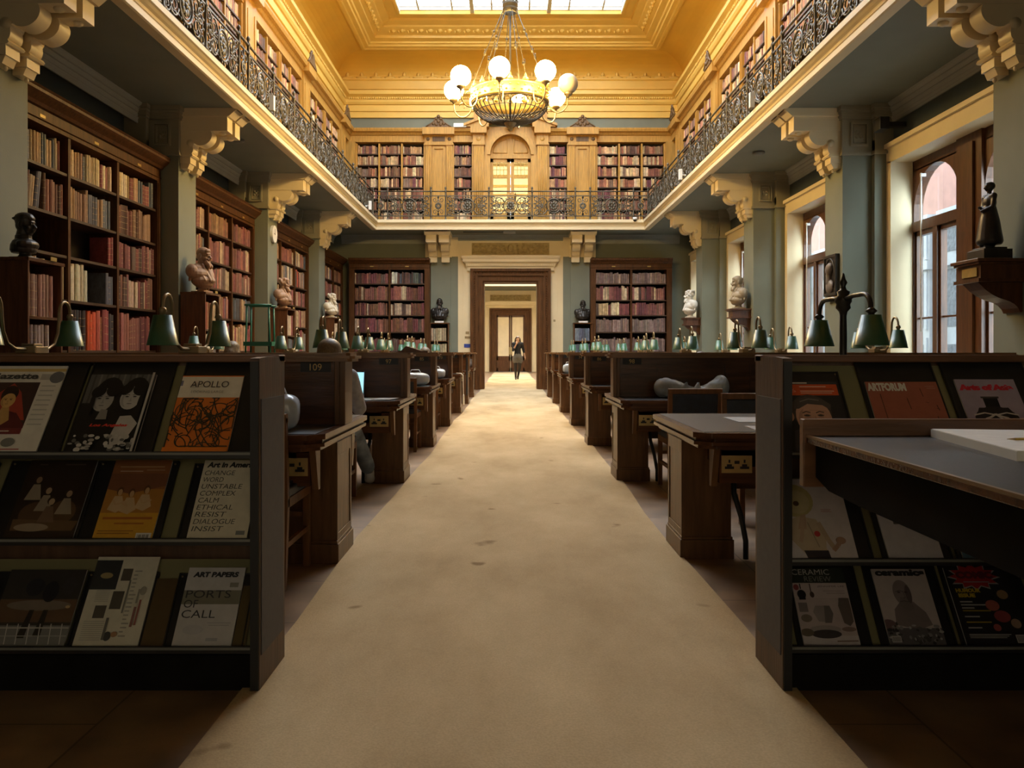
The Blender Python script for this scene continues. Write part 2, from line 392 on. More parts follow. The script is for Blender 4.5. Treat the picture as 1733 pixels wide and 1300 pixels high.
# gallery: soffit slab + moulded edge
b = MB()
for s in SIDES: b.box(s * (FX + .05), s * 5.3, -4.2, YW, 4.47, 4.70)
b.box(-FX - .05, FX + .05, FY + .05, YW, 4.47, 4.70)
struct(b.build('floor_gallery', 'soffit'))
fas = [(.14, 4.46), (.02, 4.45), (.0, 4.46), (.0, 4.525), (.035, 4.53), (.035, 4.56), (.02, 4.565), (.02, 4.60), (-.01, 4.615), (-.03, 4.64), (-.055, 4.648), (-.055, 4.715), (-.04, 4.728), (.14, 4.728)]
fas = [(-p, z) for p, z in fas]
b = MB(); b.ring(fas, (-FX, FX, -4.1, FY)); struct(b.build('cornice_gallery', 'cream'))
# cornice under the gallery against the walls
cor = [(0, 4.22), (.02, 4.22), (.025, 4.25), (.02, 4.255), (.03, 4.29), (.035, 4.295), (.03, 4.30), (.045, 4.345), (.055, 4.35), (.05, 4.36), (.075, 4.40), (.09, 4.405), (.085, 4.415), (.12, 4.45), (.13, 4.475), (0, 4.475)]
k = 0
for s in SIDES:
    for y0, y1 in [(3.2, 7.25)] + BAYS:
        k += 1; b = MB(); b.prism([(s * (5.31 - (.18 if s < 0 else .06) - p), z) for p, z in cor], 'y', y0, y1); struct(b.build('cornice_%d' % k, 'corn'))
b = MB(); b.prism([(YW - p, z) for p, z in cor], 'x', -4.9, 4.9); struct(b.build('cornice_far', 'corn'))

# ---------------------------------------------------------------- pillars with capitals and twin corbels
CURVE = [(.42, 4.17), (.44, 4.115), (.432, 4.06), (.40, 4.01), (.345, 3.972), (.285, 3.958), (.235, 3.965), (.205, 3.985), (.185, 3.975), (.178, 3.945), (.18, 3.90), (.168, 3.86), (.14, 3.83)]
def _cr(P, n=4):
    out = []
    for i in range(len(P) - 1):
        p0, p1, p2, p3 = P[max(0, i - 1)], P[i], P[i + 1], P[min(len(P) - 1, i + 2)]
        for k in range(n):
            t = k / n; out.append(tuple(.5 * (2 * p1[j] + (p2[j] - p0[j]) * t + (2 * p0[j] - 5 * p1[j] + 4 * p2[j] - p3[j]) * t * t + (3 * p1[j] - p0[j] - 3 * p2[j] + p3[j]) * t ** 3) for j in (0, 1)))
    return out + [P[-1]]
CURVE = _cr(CURVE)
def corbel(b, s, y0, y1, deep=1.0):
    P = 4.6                                             # pillar face; d = distance into the room
    def pr(pts, a, c): b.prism([(s * (P - d * deep), z) for d, z in pts], 'y', a, c)
    pr([(0, 4.16), (.66, 4.16), (.66, 4.36), (.70, 4.37), (.72, 4.39), (.70, 4.40), (.76, 4.42), (.80, 4.44), (.80, 4.475), (0, 4.475)], y0, y1)
    pr([(0, 4.36), (.69, 4.36), (.76, 4.42), (.80, 4.44), (.80, 4.475), (0, 4.475)], y0 - .03, y1 + .03)
    cv = CURVE + [(0, 3.83), (0, 4.17)]                 # swelling scroll, then the volute
    pr(cv, y0 + .01, y1 - .01)
    m = (y0 + y1) / 2
    b.tube([(s * (P - .14 * deep), y0 + .0, 3.99), (s * (P - .14 * deep), y1, 3.99)], .05, 12)      # volute roll
    for j in range(3):
        yy = y0 + (y1 - y0) * (.25 + .25 * j); b.tube([(s * (P - .135), yy, 3.96), (s * (P - .15), yy, 3.85)], .018, 6)
    pr([(0, 3.80), (.17, 3.80), (.185, 3.815), (.17, 3.84), (0, 3.84)], y0 - .02, y1 + .02)
    pr([(0, 3.71), (.145, 3.71), (.145, 3.80), (0, 3.80)], y0, y1)
    pr([(0, 3.64), (.10, 3.64), (.13, 3.71), (0, 3.71)], y0 + .02, y1 - .02)
    b.ball((s * (P - .56), m, 4.15), (.05, .05, .03), 10, 6)      # rosette under the block end
    b.ball((s * (P - .08), m, 3.62), (.02, .02, .025), 8, 6)
for s in SIDES:
    for i, y in enumerate(PIL):
        r = thing('pillar', None, None, kind='structure')
        b = MB(); b.box(s * 4.6, s * 5.3, y, y + PW, 0, 4.0)
        b.box(s * 5.0, s * 5.3, y - .10, y + PW + .10, 0, 4.0)
        b.box(s * 4.57, s * 5.3, y - .03, y + PW + .03, 0, .22); b.build('shaft', 'greypaint', r)
        b = MB(); b.box(s * 4.59, s * 5.3, y - .015, y + PW + .015, 3.83, 4.475)
        b.box(s * 5.0, s * 5.3, y - .12, y + PW + .12, 3.83, 4.475)
        for z0, z1, e in ((3.80, 3.83, .035), (3.83, 3.85, .02), (4.30, 4.33, .03), (4.33, 4.38, .05), (4.38, 4.41, .07), (4.41, 4.475, .10)):
            b.box(s * (4.59 - e * .6), s * 5.3, y - .015 - e, y + PW + .015 + e, z0, z1); b.box(s * (5.0 - e * .6), s * 5.3, y - .12 - e, y + PW + .12 + e, z0, z1)
        yy = y - .015; x0, x1 = sorted((s * 4.70, s * 4.94))          # sunk square with a rosette facing down the hall
        for (a, c, d, e) in ((x0, x1, 3.93, 3.955), (x0, x1, 4.225, 4.25), (x0, x0 + .025, 3.955, 4.225), (x1 - .025, x1, 3.955, 4.225)): b.box(a, c, yy - .035, yy, d, e)
        for (a, c, d, e) in ((x0 + .04, x1 - .04, 3.97, 3.985), (x0 + .04, x1 - .04, 4.195, 4.21), (x0 + .04, x0 + .055, 3.985, 4.195), (x1 - .055, x1 - .04, 3.985, 4.195)): b.box(a, c, yy - .022, yy, d, e)
        xm = (x0 + x1) / 2; b.ball((xm, yy, 4.09), (.022, .02, .022), 10, 6)
        for q in range(4): a = PI / 4 + q * PI / 2; b.ball((xm + .04 * math.cos(a), yy, 4.09 + .04 * math.sin(a)), (.026, .014, .026), 8, 6)
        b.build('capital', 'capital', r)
        for a in (y + .05, y + .37):
            b = MB(); corbel(b, s, a, a + .21); b.build('corbel', 'cream', r)
# end wall pilasters beside the door, with their corbels
def zprism(b, pts, x0, x1): b.prism([(YW - .12 - d, z) for d, z in pts], 'x', x0, x1)
for s in SIDES:
    r = thing('pillar', None, None, kind='structure')
    b = MB(); b.box(s * 1.52, s * 2.42, YW - .06, YW, 0, 3.84); b.box(s * 1.74, s * 2.40, YW - .12, YW, 0, 3.84); b.build('shaft', 'greypaint', r)
    b = MB(); b.box(s * 1.52, s * 2.46, YW - .08, YW, 3.84, 4.475); b.box(s * 1.70, s * 2.46, YW - .13, YW, 3.82, 4.475); b.build('capital', 'cream', r)
    for x0 in (1.72, 2.08):
        b = MB(); a, c = sorted((s * x0, s * (x0 + .29))); m = (a + c) / 2
        zprism(b, [(0, 4.16), (.72, 4.16), (.72, 4.36), (.76, 4.38), (.80, 4.41), (.86, 4.44), (.86, 4.475), (0, 4.475)], a, c)
        zprism(b, [(0, 4.36), (.76, 4.37), (.82, 4.41), (.86, 4.44), (.86, 4.475), (0, 4.475)], a - .04, c + .04)
        zprism(b, CURVE + [(0, 3.83), (0, 4.17)], a + .03, c - .03)
        zprism(b, [(0, 3.66), (.14, 3.66), (.15, 3.80), (.18, 3.82), (.15, 3.84), (0, 3.84)], a + .03, c - .03)
        for j in range(3): b.ball((a + .08 + j * .065, YW - .26, 3.66), (.018, .018, .02), 6, 4)
        b.build('corbel', 'cream', r)

# ---------------------------------------------------------------- ceiling
prof = [(0, 7.87), (.05, 7.87), (.05, 8.04), (.085, 8.05), (.085, 8.22), (.12, 8.24), (.15, 8.30), (.15, 8.38), (.19, 8.44), (.27, 8.49), (.27, 8.585), (.25, 8.61), (-.06, 8.63), (-.18, 8.66), (-.18, 8.72), (-.10, 8.745), (-.10, 8.98), (-.06, 9.02), (-.06, 9.05), (-.16, 9.08)]
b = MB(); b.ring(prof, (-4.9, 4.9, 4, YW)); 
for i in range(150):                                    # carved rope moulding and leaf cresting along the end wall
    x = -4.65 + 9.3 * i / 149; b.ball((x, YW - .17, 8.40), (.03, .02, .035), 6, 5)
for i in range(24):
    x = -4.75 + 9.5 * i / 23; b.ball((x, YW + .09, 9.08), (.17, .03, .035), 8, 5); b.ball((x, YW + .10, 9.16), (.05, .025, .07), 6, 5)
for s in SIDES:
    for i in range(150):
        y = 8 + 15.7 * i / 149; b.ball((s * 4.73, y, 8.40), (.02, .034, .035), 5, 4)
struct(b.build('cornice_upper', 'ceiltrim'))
cove = [(-.16 + .92 * (1 - math.cos(t * PI / 2 / 10)), 9.08 + .58 * math.sin(t * PI / 2 / 10)) for t in range(11)]
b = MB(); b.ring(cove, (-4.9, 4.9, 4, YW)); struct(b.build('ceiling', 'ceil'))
cof = [(.70, 9.64), (.70, 9.585), (.74, 9.57), (.80, 9.57), (.83, 9.60), (.93, 9.61), (.95, 9.66), (1.0, 9.67), (1.02, 9.72), (1.16, 9.76), (1.16, 9.83), (1.22, 9.86), (1.42, 9.96), (1.44, 10.0), (1.62, 10.06), (1.64, 10.12), (1.84, 10.14), (1.86, 10.10), (1.93, 10.10), (1.95, 10.26)]
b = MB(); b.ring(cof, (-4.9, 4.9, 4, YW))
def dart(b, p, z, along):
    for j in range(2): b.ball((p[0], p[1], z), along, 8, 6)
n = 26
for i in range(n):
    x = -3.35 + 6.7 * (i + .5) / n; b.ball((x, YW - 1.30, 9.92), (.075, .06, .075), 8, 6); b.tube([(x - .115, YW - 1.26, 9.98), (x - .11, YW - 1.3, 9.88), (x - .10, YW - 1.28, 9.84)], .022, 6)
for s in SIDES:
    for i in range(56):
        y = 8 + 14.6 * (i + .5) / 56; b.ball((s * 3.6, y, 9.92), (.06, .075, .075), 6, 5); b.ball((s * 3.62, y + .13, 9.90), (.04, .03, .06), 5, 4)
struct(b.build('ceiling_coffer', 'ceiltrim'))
b = MB(); b.box(-5.7, 5.7, -4.5, 4.2, 7.9, 8.2); b.box(-5.7, 5.7, 3.7, 4.0, 7.9, 10.6); struct(b.build('ceiling_front', 'cream'))
b = MB()                                              # roof over the coving so daylight enters only by the lantern
b.box(-7, -2.95, 3.7, 25, 10.3, 10.4); b.box(2.95, 7, 3.7, 25, 10.3, 10.4); b.box(-2.95, 2.95, 22.05, 25, 10.3, 10.4); b.box(-2.95, 2.95, 3.7, 10.95, 10.3, 10.4)
for s in SIDES: b.box(s * 5.3, s * 5.7, 3.7, 25, 7.9, 10.3)
b.box(-5.7, 5.7, YW + .2, YW + .5, 7.9, 10.3)
struct(b.build('roof', 'darkwall'))
r = thing('window_skylight', None, None, kind='structure')
b = MB()
for x in (-3.0, -1.02, 1.02, 3.0): b.box(x - .05, x + .05, 5.9, 22.1, 10.12, 10.28)
for y in [6 + i * 2.01 for i in range(9)]: b.box(-2.95, 2.95, y - .04, y + .04, 10.20, 10.28)
for x in (-2.45, -1.55, -.5, .5, 1.55, 2.45): b.box(x - .022, x + .022, 5.9, 22.1, 10.21, 10.27)
b.box(-2.95, 2.95, 21.82, 21.86, 10.20, 10.28)
b.build('frame', 'skyframe', r)
b = MB(); b.box(-2.95, 2.95, 5.95, 22.05, 10.285, 10.295); b.build('pane', 'skyglass', r)

# ---------------------------------------------------------------- windows in the right wall
def arch_fill(b, y0, y1, z0, zs, ztop, x0, x1, mi=0):
    """wood between an arched opening [y0,y1] springing at zs and a straight head ztop"""
    rr = (y1 - y0) / 2; c = (y0 + y1) / 2; N = 14
    pts = [(c - rr * math.cos(PI * i / N), zs + rr * math.sin(PI * i / N)) for i in range(N + 1)]
    for i in range(N):
        (a, za), (d, zd) = pts[i], pts[i + 1]
        b.prism([(a, za), (d, zd), (d, ztop), (a, ztop)], 'x', x0, x1, mi)
for kk, (y0, y1) in enumerate(BAYS):
    r = thing('window_%d' % (kk + 1), None, None, kind='structure')
    a0, a1 = y0 + .13, y1 - .13; c = (a0 + a1) / 2
    b = MB()                                            # cream stone surround
    b.box(5.16, 5.5, a0 - .03, a0 + .10, .75, 3.68); b.box(5.16, 5.5, a1 - .10, a1 + .03, .75, 3.68); b.box(5.16, 5.5, a0 - .03, a1 + .03, 3.66, 3.90)
    b.box(5.12, 5.2, a0 - .05, a1 + .05, 3.86, 3.92); b.box(5.1, 5.55, a0 - .05, a1 + .05, .70, .78)
    b.build('surround', 'cream', r)
    g0, g1 = a0 + .10, a1 - .10; w = 1.14; m = .14
    lights = [(g0 + .27, g0 + .27 + w), (g1 - .03 - w, g1 - .03)]
    b = MB()
    b.box(5.46, 5.58, g0, lights[0][0], .78, 3.66); b.box(5.46, 5.58, lights[1][1], g1, .78, 3.66); b.box(5.42, 5.60, lights[0][1], lights[1][0], .78, 3.66)
    b.box(5.46, 5.58, g0, g1, 3.52, 3.66); b.box(5.45, 5.59, g0, g1, .78, .90)
    ym = (lights[0][1] + lights[1][0]) / 2; b.box(5.39, 5.42, ym - .13, ym + .13, .9, 3.55)
    for l0, l1 in lights:
        arch_fill(b, l0, l1, 2.76, 2.95, 3.54, 5.46, 5.58)
        b.box(5.44, 5.59, l0, l1, 2.70, 2.83); b.box(5.45, 5.58, (l0 + l1) / 2 - .055, (l0 + l1) / 2 + .055, .9, 2.70)
        for q0, q1 in ((l0, (l0 + l1) / 2 - .055), ((l0 + l1) / 2 + .055, l1)):
            b.box(5.48, 5.56, q0, q0 + .045, .9, 2.7); b.box(5.48, 5.56, q1 - .045, q1, .9, 2.7); b.box(5.48, 5.56, q0, q1, 2.64, 2.7)
            b.box(5.505, 5.535, q0, q1, 1.52, 1.545)
    b.build('frame', 'dwood', r)
    for l0, l1 in lights:
        b = MB(); b.box(5.515, 5.523, l0 - .02, l1 + .02, .85, 3.56); b.build('pane', 'glass', r)
        b = MB(); yc = l0 + .72 * (l1 - l0); b.tube([(5.40, yc, 3.40), (5.40, yc, 1.35)], .010, 6); b.ball((5.40, yc, 3.42), .02, 8, 6); b.box(5.39, 5.46, yc - .015, yc + .015, 3.39, 3.43); b.build('cord', 'white', r)
# building across the courtyard
b = MB(); b.box(12.6, 13.2, 4, 60, 0, 6.7); struct(b.build('exterior_wall', 'brick'))
k = 0
for i in range(22):
    y = 9 + i * 1.9; k += 1
    r = thing('exterior_pillar', None, None, kind='structure')
    b = MB(); b.box(12.25, 12.6, y, y + 1.25, 0, 4.75); b.box(12.15, 12.6, y - .08, y + 1.33, 4.75, 5.1); b.box(12.15, 12.6, y - .06, y + 1.31, 3.5, 3.75)
    for z0, z1 in ((.2, 1.5), (1.75, 3.45), (3.8, 4.7)):
        for q in (0, .95): b.box(12.2, 12.25, y + .08 + q, y + .22 + q, z0, z1)
    b.build('shaft', 'stone', r)
    for z0, z1 in ((.25, 1.3), (1.8, 3.4), (3.9, 4.6)):
        b = MB(); b.box(12.235, 12.26, y + .27, y + .98, z0, z1); b.build('relief', 'relief', r)
b = MB(); b.box(5.7, 13, 4, 60, -.1, .02); struct(b.build('ground_courtyard', 'stone'))

# ---------------------------------------------------------------- door in the end wall
def doorcase(Y, name, leaves):
    r = thing(name, None, None, kind='structure')
    b = MB()
    steps = [(1.14, .92, .20, 3.42, 3.22), (.92, .86, .26, 3.22, 3.16), (1.06, .98, .235, 3.34, 3.26)]
    b.box(-1.14, -.80, Y - .14, Y, 0, 3.43); b.box(.80, 1.14, Y - .14, Y, 0, 3.43); b.box(-.80, .80, Y - .14, Y, 3.10, 3.43)
    for (o, i, d) in ((1.16, 1.08, .20), (1.0, .95, .19), (.90, .80, .18)):
        z1 = 3.09 + (o - .76); z0 = 3.09 + (i - .76)
        b.box(-o, -i, Y - d, Y - .13, 0, z1); b.box(i, o, Y - d, Y - .13, 0, z1); b.box(-i, i, Y - d, Y - .13, z0, z1)
    b.box(-.80, -.76, Y - .10, Y + .5, 0, 3.10); b.box(.76, .80, Y - .10, Y + .5, 0, 3.10); b.box(-.80, .80, Y - .10, Y + .5, 3.09, 3.13)
    for s in SIDES:
        for j in range(46): b.ball((s * 1.04, Y - .14, .12 + j * .07), (.022, .02, .022), 6, 5)
    for j in range(30): b.ball((-1.0 + j * .069, Y - .14, 3.375), (.022, .02, .022), 6, 5)
    b.build('casing', 'doorwood', r)
    b = MB()
    for s in SIDES: b.box(s * 1.14, s * 1.56, Y - .05, Y, 0, 3.43); b.box(s * 1.36, s * 1.40, Y - .065, Y - .05, 0, 3.9)
    b.box(-1.56, 1.56, Y - .05, Y, 3.43, 4.3)
    b.build('surround', 'cream', r)
    b = MB()
    hood = [(0, 3.43), (.20, 3.43), (.20, 3.53), (.24, 3.55), (.30, 3.64), (.40, 3.67), (.42, 3.68), (.42, 3.75), (.46, 3.77), (.50, 3.82), (.50, 3.84), (0, 3.86)]
    b.ring([(-d * .55, z) for d, z in hood], (-1.145, 1.145, Y - .02, Y + .3))
    b.box(-1.40, 1.40, Y - .28, Y, 3.83, 3.86)
    for j in range(48): x = -1.2 + j * 2.4 / 47; b.box(x - .014, x + .014, Y - .185, Y - .15, 3.57, 3.615)
    b.build('hood', 'cream', r)
    b = MB(); b.box(-1.12, 1.12, Y - .075, Y - .05, 3.90, 4.24)
    for s in SIDES:                                     # scrolling foliage either side of a central mask
        for q in range(5):
            cx = s * (.22 + q * .19); up = 1 if q % 2 else -1; pts = []
            for t in range(16):
                a = t / 15 * 3.6 * PI / 2; rr = .09 * (1 - t / 20); pts.append((cx + s * rr * math.cos(a), Y - .085, 4.07 + up * rr * math.sin(a)))
            b.tube(pts, [.027 * (1 - t / 24) for t in range(16)], 6); b.ball((cx, Y - .085, 4.07 - up * .09), (.05, .02, .03), 8, 5); b.ball((cx + s * .08, Y - .085, 4.07 + up * .10), (.045, .02, .03), 8, 5)
    q = random.Random(6)
    for i in range(70): s_ = q.choice((-1, 1)); b.ball((s_ * q.uniform(.15, 1.08), Y - .08, q.uniform(3.93, 4.21)), (q.uniform(.02, .05), .022, q.uniform(.015, .035)), 7, 5)
    b.ball((0, Y - .085, 4.08), (.09, .045, .12), 10, 8); b.ball((0, Y - .085, 3.95), (.13, .03, .04), 10, 6)
    b.build('frieze', 'gilt_frieze', r)
    return r
doorcase(YW, 'door_1', False)
# the far room
Y2 = 45.6
b = MB(); b.box(-5.3, -4.9, YW + .5, Y2, 0, 8); struct(b.build('wall_far_room_left', 'cream'))
b = MB(); b.box(4.9, 5.3, YW + .5, Y2, 0, 8); struct(b.build('wall_far_room_right', 'cream'))
b = MB(); b.box(-5.3, 5.3, Y2, Y2 + .4, 0, 8); struct(b.build('wall_far_room_end', 'cream'))
b = MB(); b.box(-5.3, -2, YW + .5, Y2 + .4, 8, 8.2); b.box(2, 5.3, YW + .5, Y2 + .4, 8, 8.2); b.box(-2, 2, YW + .5, 29, 8, 8.2); b.box(-2, 2, 43, Y2 + .4, 8, 8.2); struct(b.build('ceiling_far_room', 'cream'))
r = thing('window_far_room', None, None, kind='structure'); b = MB()  # unseen skylight, added to brighten the far room
for y in range(29, 44, 2): b.box(-2, 2, y - .05, y + .05, 8.05, 8.15)
b.build('frame', 'cream', r); b = MB(); b.box(-2, 2, 29, 43, 8.16, 8.17); b.build('pane', 'skyglass', r)
b = MB(); b.box(-4.9, 4.9, 42.4, Y2, 4.47, 4.7); struct(b.build('floor_far_gallery', 'soffit'))
b = MB(); b.prism([(42.4 + p, z) for p, z in fas], 'x', -4.9, 4.9); struct(b.build('cornice_far_room', 'cream'))
r = doorcase(Y2, 'door_2', True)
for s in SIDES:
    b = MB(); a, c = (s * .02, s * .76); x0, x1 = sorted((a, c))
    b.box(x0, x0 + .07, Y2 - .12, Y2 - .06, .02, 3.09); b.box(x1 - .07, x1, Y2 - .12, Y2 - .06, .02, 3.09)
    b.box(x0, x1, Y2 - .12, Y2 - .06, 3.0, 3.09); b.box(x0, x1, Y2 - .12, Y2 - .06, .02, .20); b.box(x0, x1, Y2 - .12, Y2 - .06, .62, .86); b.box(x0 + .07, x1 - .07, Y2 - .10, Y2 - .07, .2, .62)
    b.box(x0 + .10, x1 - .10, Y2 - .115, Y2 - .10, .28, .54)
    lf = b.build('leaf', 'dwood', r)
    b = MB(); b.box(x0 + .07, x1 - .07, Y2 - .10, Y2 - .08, .86, 3.0); b.box(x0 + .07, x1 - .07, Y2 - .115, Y2 - .10, .86, .95); b.build('blind', 'blind', lf)
    b = MB(); b.box(s * .03, s * .07, Y2 - .15, Y2 - .12, .95, 1.35); b.build('push_plate', 'brass', lf)
b = MB(); b.box(-.9, .9, Y2 - 1.1, Y2 - .2, .009, .02); tag(b.build('door_mat', 'slate'), 'grey mat before the closed double door in the far room', 'mat')

# ---------------------------------------------------------------- oak panelling round the gallery
def oak_cornice(b, axis, a0, a1, wall, sgn):
    pr = [(0, 7.10), (.30, 7.10), (.30, 7.28), (.33, 7.30), (.36, 7.36), (.42, 7.38), (.44, 7.44), (.44, 7.475), (0, 7.475)]
    if axis == 'x': b.prism([(wall - d, z) for d, z in pr], 'x', a0, a1)
    else: b.prism([(wall - sgn * d, z) for d, z in pr], 'y', a0, a1)
b = MB()
for s in SIDES: oak_cornice(b, 'x', min(s * .98, s * 4.6), max(s * .98, s * 4.6), YW, 1)
struct(b.build('trim_1', 'galwood'))
for s in SIDES:
    b = MB(); oak_cornice(b, 'y', 8, YW - .3, s * 4.9, s); struct(b.build('trim_%d' % (3 + s), 'galwood'))
    b = MB()                                             # corner pier where the side and end cases meet
    b.box(s * 4.44, s * 4.9, YW - .42, YW, 4.72, 7.1); struct(b.build('trim_%d' % (7 + s), 'galwood'))
def crest(b, x, y, ax, w=.34):
    """dark carved cresting on the oak cornice"""
    def P(u, z): return (x + u, y, z) if ax == 'x' else (x, y + u, z)
    pts = [(-w, 7.475), (w, 7.475), (w * .8, 7.53), (w * .45, 7.60), (w * .22, 7.72), (0, 7.76), (-w * .22, 7.72), (-w * .45, 7.60), (-w * .8, 7.53)]
    t = .05
    n = len(pts); A = [P(u, z) for u, z in pts]
    off = (0, t, 0) if ax == 'x' else (t, 0, 0)
    B = [tuple(p[i] + off[i] for i in range(3)) for p in A]
    b.add(A + B, [tuple(range(n)), tuple(range(n, 2 * n))[::-1]] + [(i, (i + 1) % n, n + (i + 1) % n, n + i) for i in range(n)])
    r3 = (.05, .03, .05) if ax == 'x' else (.03, .05, .05)
    for u, z in ((0, 7.80), (-.07, 7.74), (.07, 7.74), (0, 7.66), (-.15, 7.60), (.15, 7.60), (-.06, 7.57), (.06, 7.57)): b.ball(P(u, z), r3, 8, 6)
    for s in SIDES: b.tube([P(s * w, 7.50), P(s * w * .75, 7.56), P(s * w * .4, 7.64), P(s * .08, 7.76)], .02, 6)
def oak_pilaster(x0, x1):
    r = thing('pillar_oak', None, None, kind='structure')
    b = MB(); b.box(x0, x1, YW - .30, YW, 4.72, 7.1)
    w = x1 - x0
    b.box(x0 + .0, x0 + .22 * w, YW - .34, YW - .3, 4.72, 7.0); b.box(x1 - .22 * w, x1, YW - .34, YW - .3, 4.72, 7.0)
    for q in range(3):
        for a in (x0 + .03 + q * .055, x1 - .03 - q * .055): b.tube([(a, YW - .345, 5.0), (a, YW - .345, 6.95)], .014, 6)
    c0, c1 = x0 + .27 * w, x1 - .27 * w
    for (p, q, z0, z1) in ((c0, c1, 6.9, 6.97), (c0, c1, 4.85, 4.92), (c0, c0 + .05, 4.92, 6.9), (c1 - .05, c1, 4.92, 6.9)): b.box(p, q, YW - .335, YW - .3, z0, z1)
    b.box(x0 - .03, x1 + .03, YW - .37, YW, 7.0, 7.06)
    b.box(x0 - .02, x1 + .02, YW - .36, YW, 7.06, 7.28); b.box(x0 - .07, x1 + .07, YW - .50, YW, 7.28, 7.475)
    b.build('panel', 'galwood', r)
    b = MB()
    for a in (x0 + .07, x1 - .07): b.lathe([(0, .02), (.03, .02), (.045, .0), (.055, .0)], 12, (0, 0)); 
    b = MB()
    for a in (x0 + .08, x1 - .08): b.ball((a, YW - .36, 7.17), (.055, .02, .055), 12, 6)
    b.box(c0, c1, YW - .365, YW - .355, 7.10, 7.24); b.build('carved_frieze', 'crestwood', r)
    b = MB(); crest(b, (x0 + x1) / 2, YW - .42, 'x', .36); b.build('cresting', 'crestwood', r)
for s in SIDES: oak_pilaster(*sorted((s * 1.67, s * 2.44)))
for s in SIDES:
    for yy in (10.5, 14.55, 18.55, 22.6):
        r = thing('trim_cresting', None, None, kind='structure'); b = MB(); crest(b, s * 4.46 - (.05 if s > 0 else 0), yy, 'y', .32); b.build('cresting', 'crestwood', r)
        b = MB(); b.box(s * 4.43, s * 4.9, yy - .34, yy + .34, 7.28, 7.48); b.box(s * 4.56, s * 4.9, yy - .3, yy + .3, 4.72, 7.28); b.box(s * 4.545, s * 4.57, yy - .22, yy - .16, 4.9, 7.05); b.box(s * 4.545, s * 4.57, yy + .16, yy + .22, 4.9, 7.05); b.build('pier', 'galwood', r)
# arched gallery door with its broken pediment
r = thing('door_gallery', None, None, kind='structure')
b = MB()
for s in SIDES:
    x0, x1 = sorted((s * .76, s * 1.06)); b.box(x0, x1, YW - .36, YW, 4.72, 7.06)
    for q in range(5): a = x0 + .04 + q * .055; b.tube([(a, YW - .365, 4.95), (a, YW - .365, 6.95)], .018, 6)
    b.box(x0 - .03, x1 + .03, YW - .40, YW, 7.0, 7.05); b.box(x0 - .02, x1 + .02, YW - .39, YW, 7.05, 7.32); b.box(x0 - .08, x1 + .08, YW - .5, YW, 7.32, 7.49)
    b.ball((s * .91, YW - .39, 7.17), (.065, .02, .065), 12, 6)
    pp = [(s * 1.28, 7.49), (s * 1.28, 7.54), (s * .22, 7.96), (s * .16, 7.90), (s * .16, 7.82), (s * .62, 7.62), (s * .62, 7.49)]
    b.prism(pp, 'y', YW - .50, YW - .1); b.prism([(s * 1.33, 7.50), (s * 1.33, 7.57), (s * .2, 8.02), (s * .2, 7.93)], 'y', YW - .56, YW - .1)
    b.box(min(s * .80, s * 1.05), max(s * .80, s * 1.05), YW - .3, YW - .05, 7.6, 7.97)
    x0, x1 = sorted((s * .58, s * .76)); b.box(x0, x1, YW - .30, YW, 4.72, 6.74)
N = 24
for ri, ro, d in ((.58, .66, .34), (.66, .72, .30), (.72, .76, .26)):
    for i in range(N):
        a0, a1 = PI * i / N, PI * (i + 1) / N
        b.prism([(ri * math.cos(a0), 6.74 + ri * math.sin(a0)), (ro * math.cos(a0), 6.74 + ro * math.sin(a0)), (ro * math.cos(a1), 6.74 + ro * math.sin(a1)), (ri * math.cos(a1), 6.74 + ri * math.sin(a1))], 'y', YW - d, YW - .05)
for i in range(N):                                       # spandrels
    a0, a1 = PI * i / N, PI * (i + 1) / N
    b.prism([(.75 * math.cos(a0), 6.74 + .75 * math.sin(a0)), (.78 * math.cos(a0), max(7.5, 6.74 + .75 * math.sin(a0)) + .06), (.78 * math.cos(a1), max(7.5, 6.74 + .75 * math.sin(a1)) + .06), (.75 * math.cos(a1), 6.74 + .75 * math.sin(a1))], 'y', YW - .2, YW - .05)
b.build('arch', 'galwood', r)
b = MB(); NN = 20
for i in range(NN):
    a0, a1 = PI * i / NN, PI * (i + 1) / NN
    b.prism([(0, 6.74), (.6 * math.cos(a0), 6.74 + .6 * math.sin(a0)), (.6 * math.cos(a1), 6.74 + .6 * math.sin(a1))], 'y', YW - .12, YW - .06)
b.box(-.6, .6, YW - .16, YW - .06, 6.66, 6.76); b.box(-.03, .03, YW - .16, YW - .06, 6.76, 7.32)
for s in SIDES:
    pts = [(s * (.1 + .40 * math.cos(a)), YW - .13, 6.83 + .38 * math.sin(a)) for a in [PI / 2 * t / 8 for t in range(9)]] + [(s * .1, YW - .13, 6.83), (s * .5, YW - .13, 6.83)]
    b.tube(pts, .014, 6)
b.build('fanlight', 'galwood', r)
for s in SIDES:
    b = MB(); x0, x1 = sorted((s * .002, s * .60))
    b.box(x0, x0 + .10, YW - .12, YW - .06, 4.74, 6.66); b.box(x1 - .10, x1, YW - .12, YW - .06, 4.74, 6.66); b.box(x0, x1, YW - .12, YW - .06, 6.56, 6.66); b.box(x0, x1, YW - .12, YW - .06, 4.74, 5.1); b.box(x0, x1, YW - .11, YW - .07, 6.10, 6.13)
    for q in range(1, 4): xx = x0 + .10 + (x1 - x0 - .2) * q / 4; b.box(xx - .006, xx + .006, YW - .10, YW - .08, 6.13, 6.56)
    b.box(x0, x1, YW - .10, YW - .08, 6.34, 6.352)
    lf = b.build('leaf', 'galwood', r); b = MB(); b.box(x0 + .09, x1 - .09, YW - .094, YW - .088, 5.1, 6.57); b.build('pane', 'leaded', lf)
b = MB(); b.lathe([(0, -.18), (.07, -.16), (.16, -.04), (.18, .04), (.10, .10), (.15, .16), (.06, .24), (0, .26)], 14, (0, YW - .5), z0=7.62)
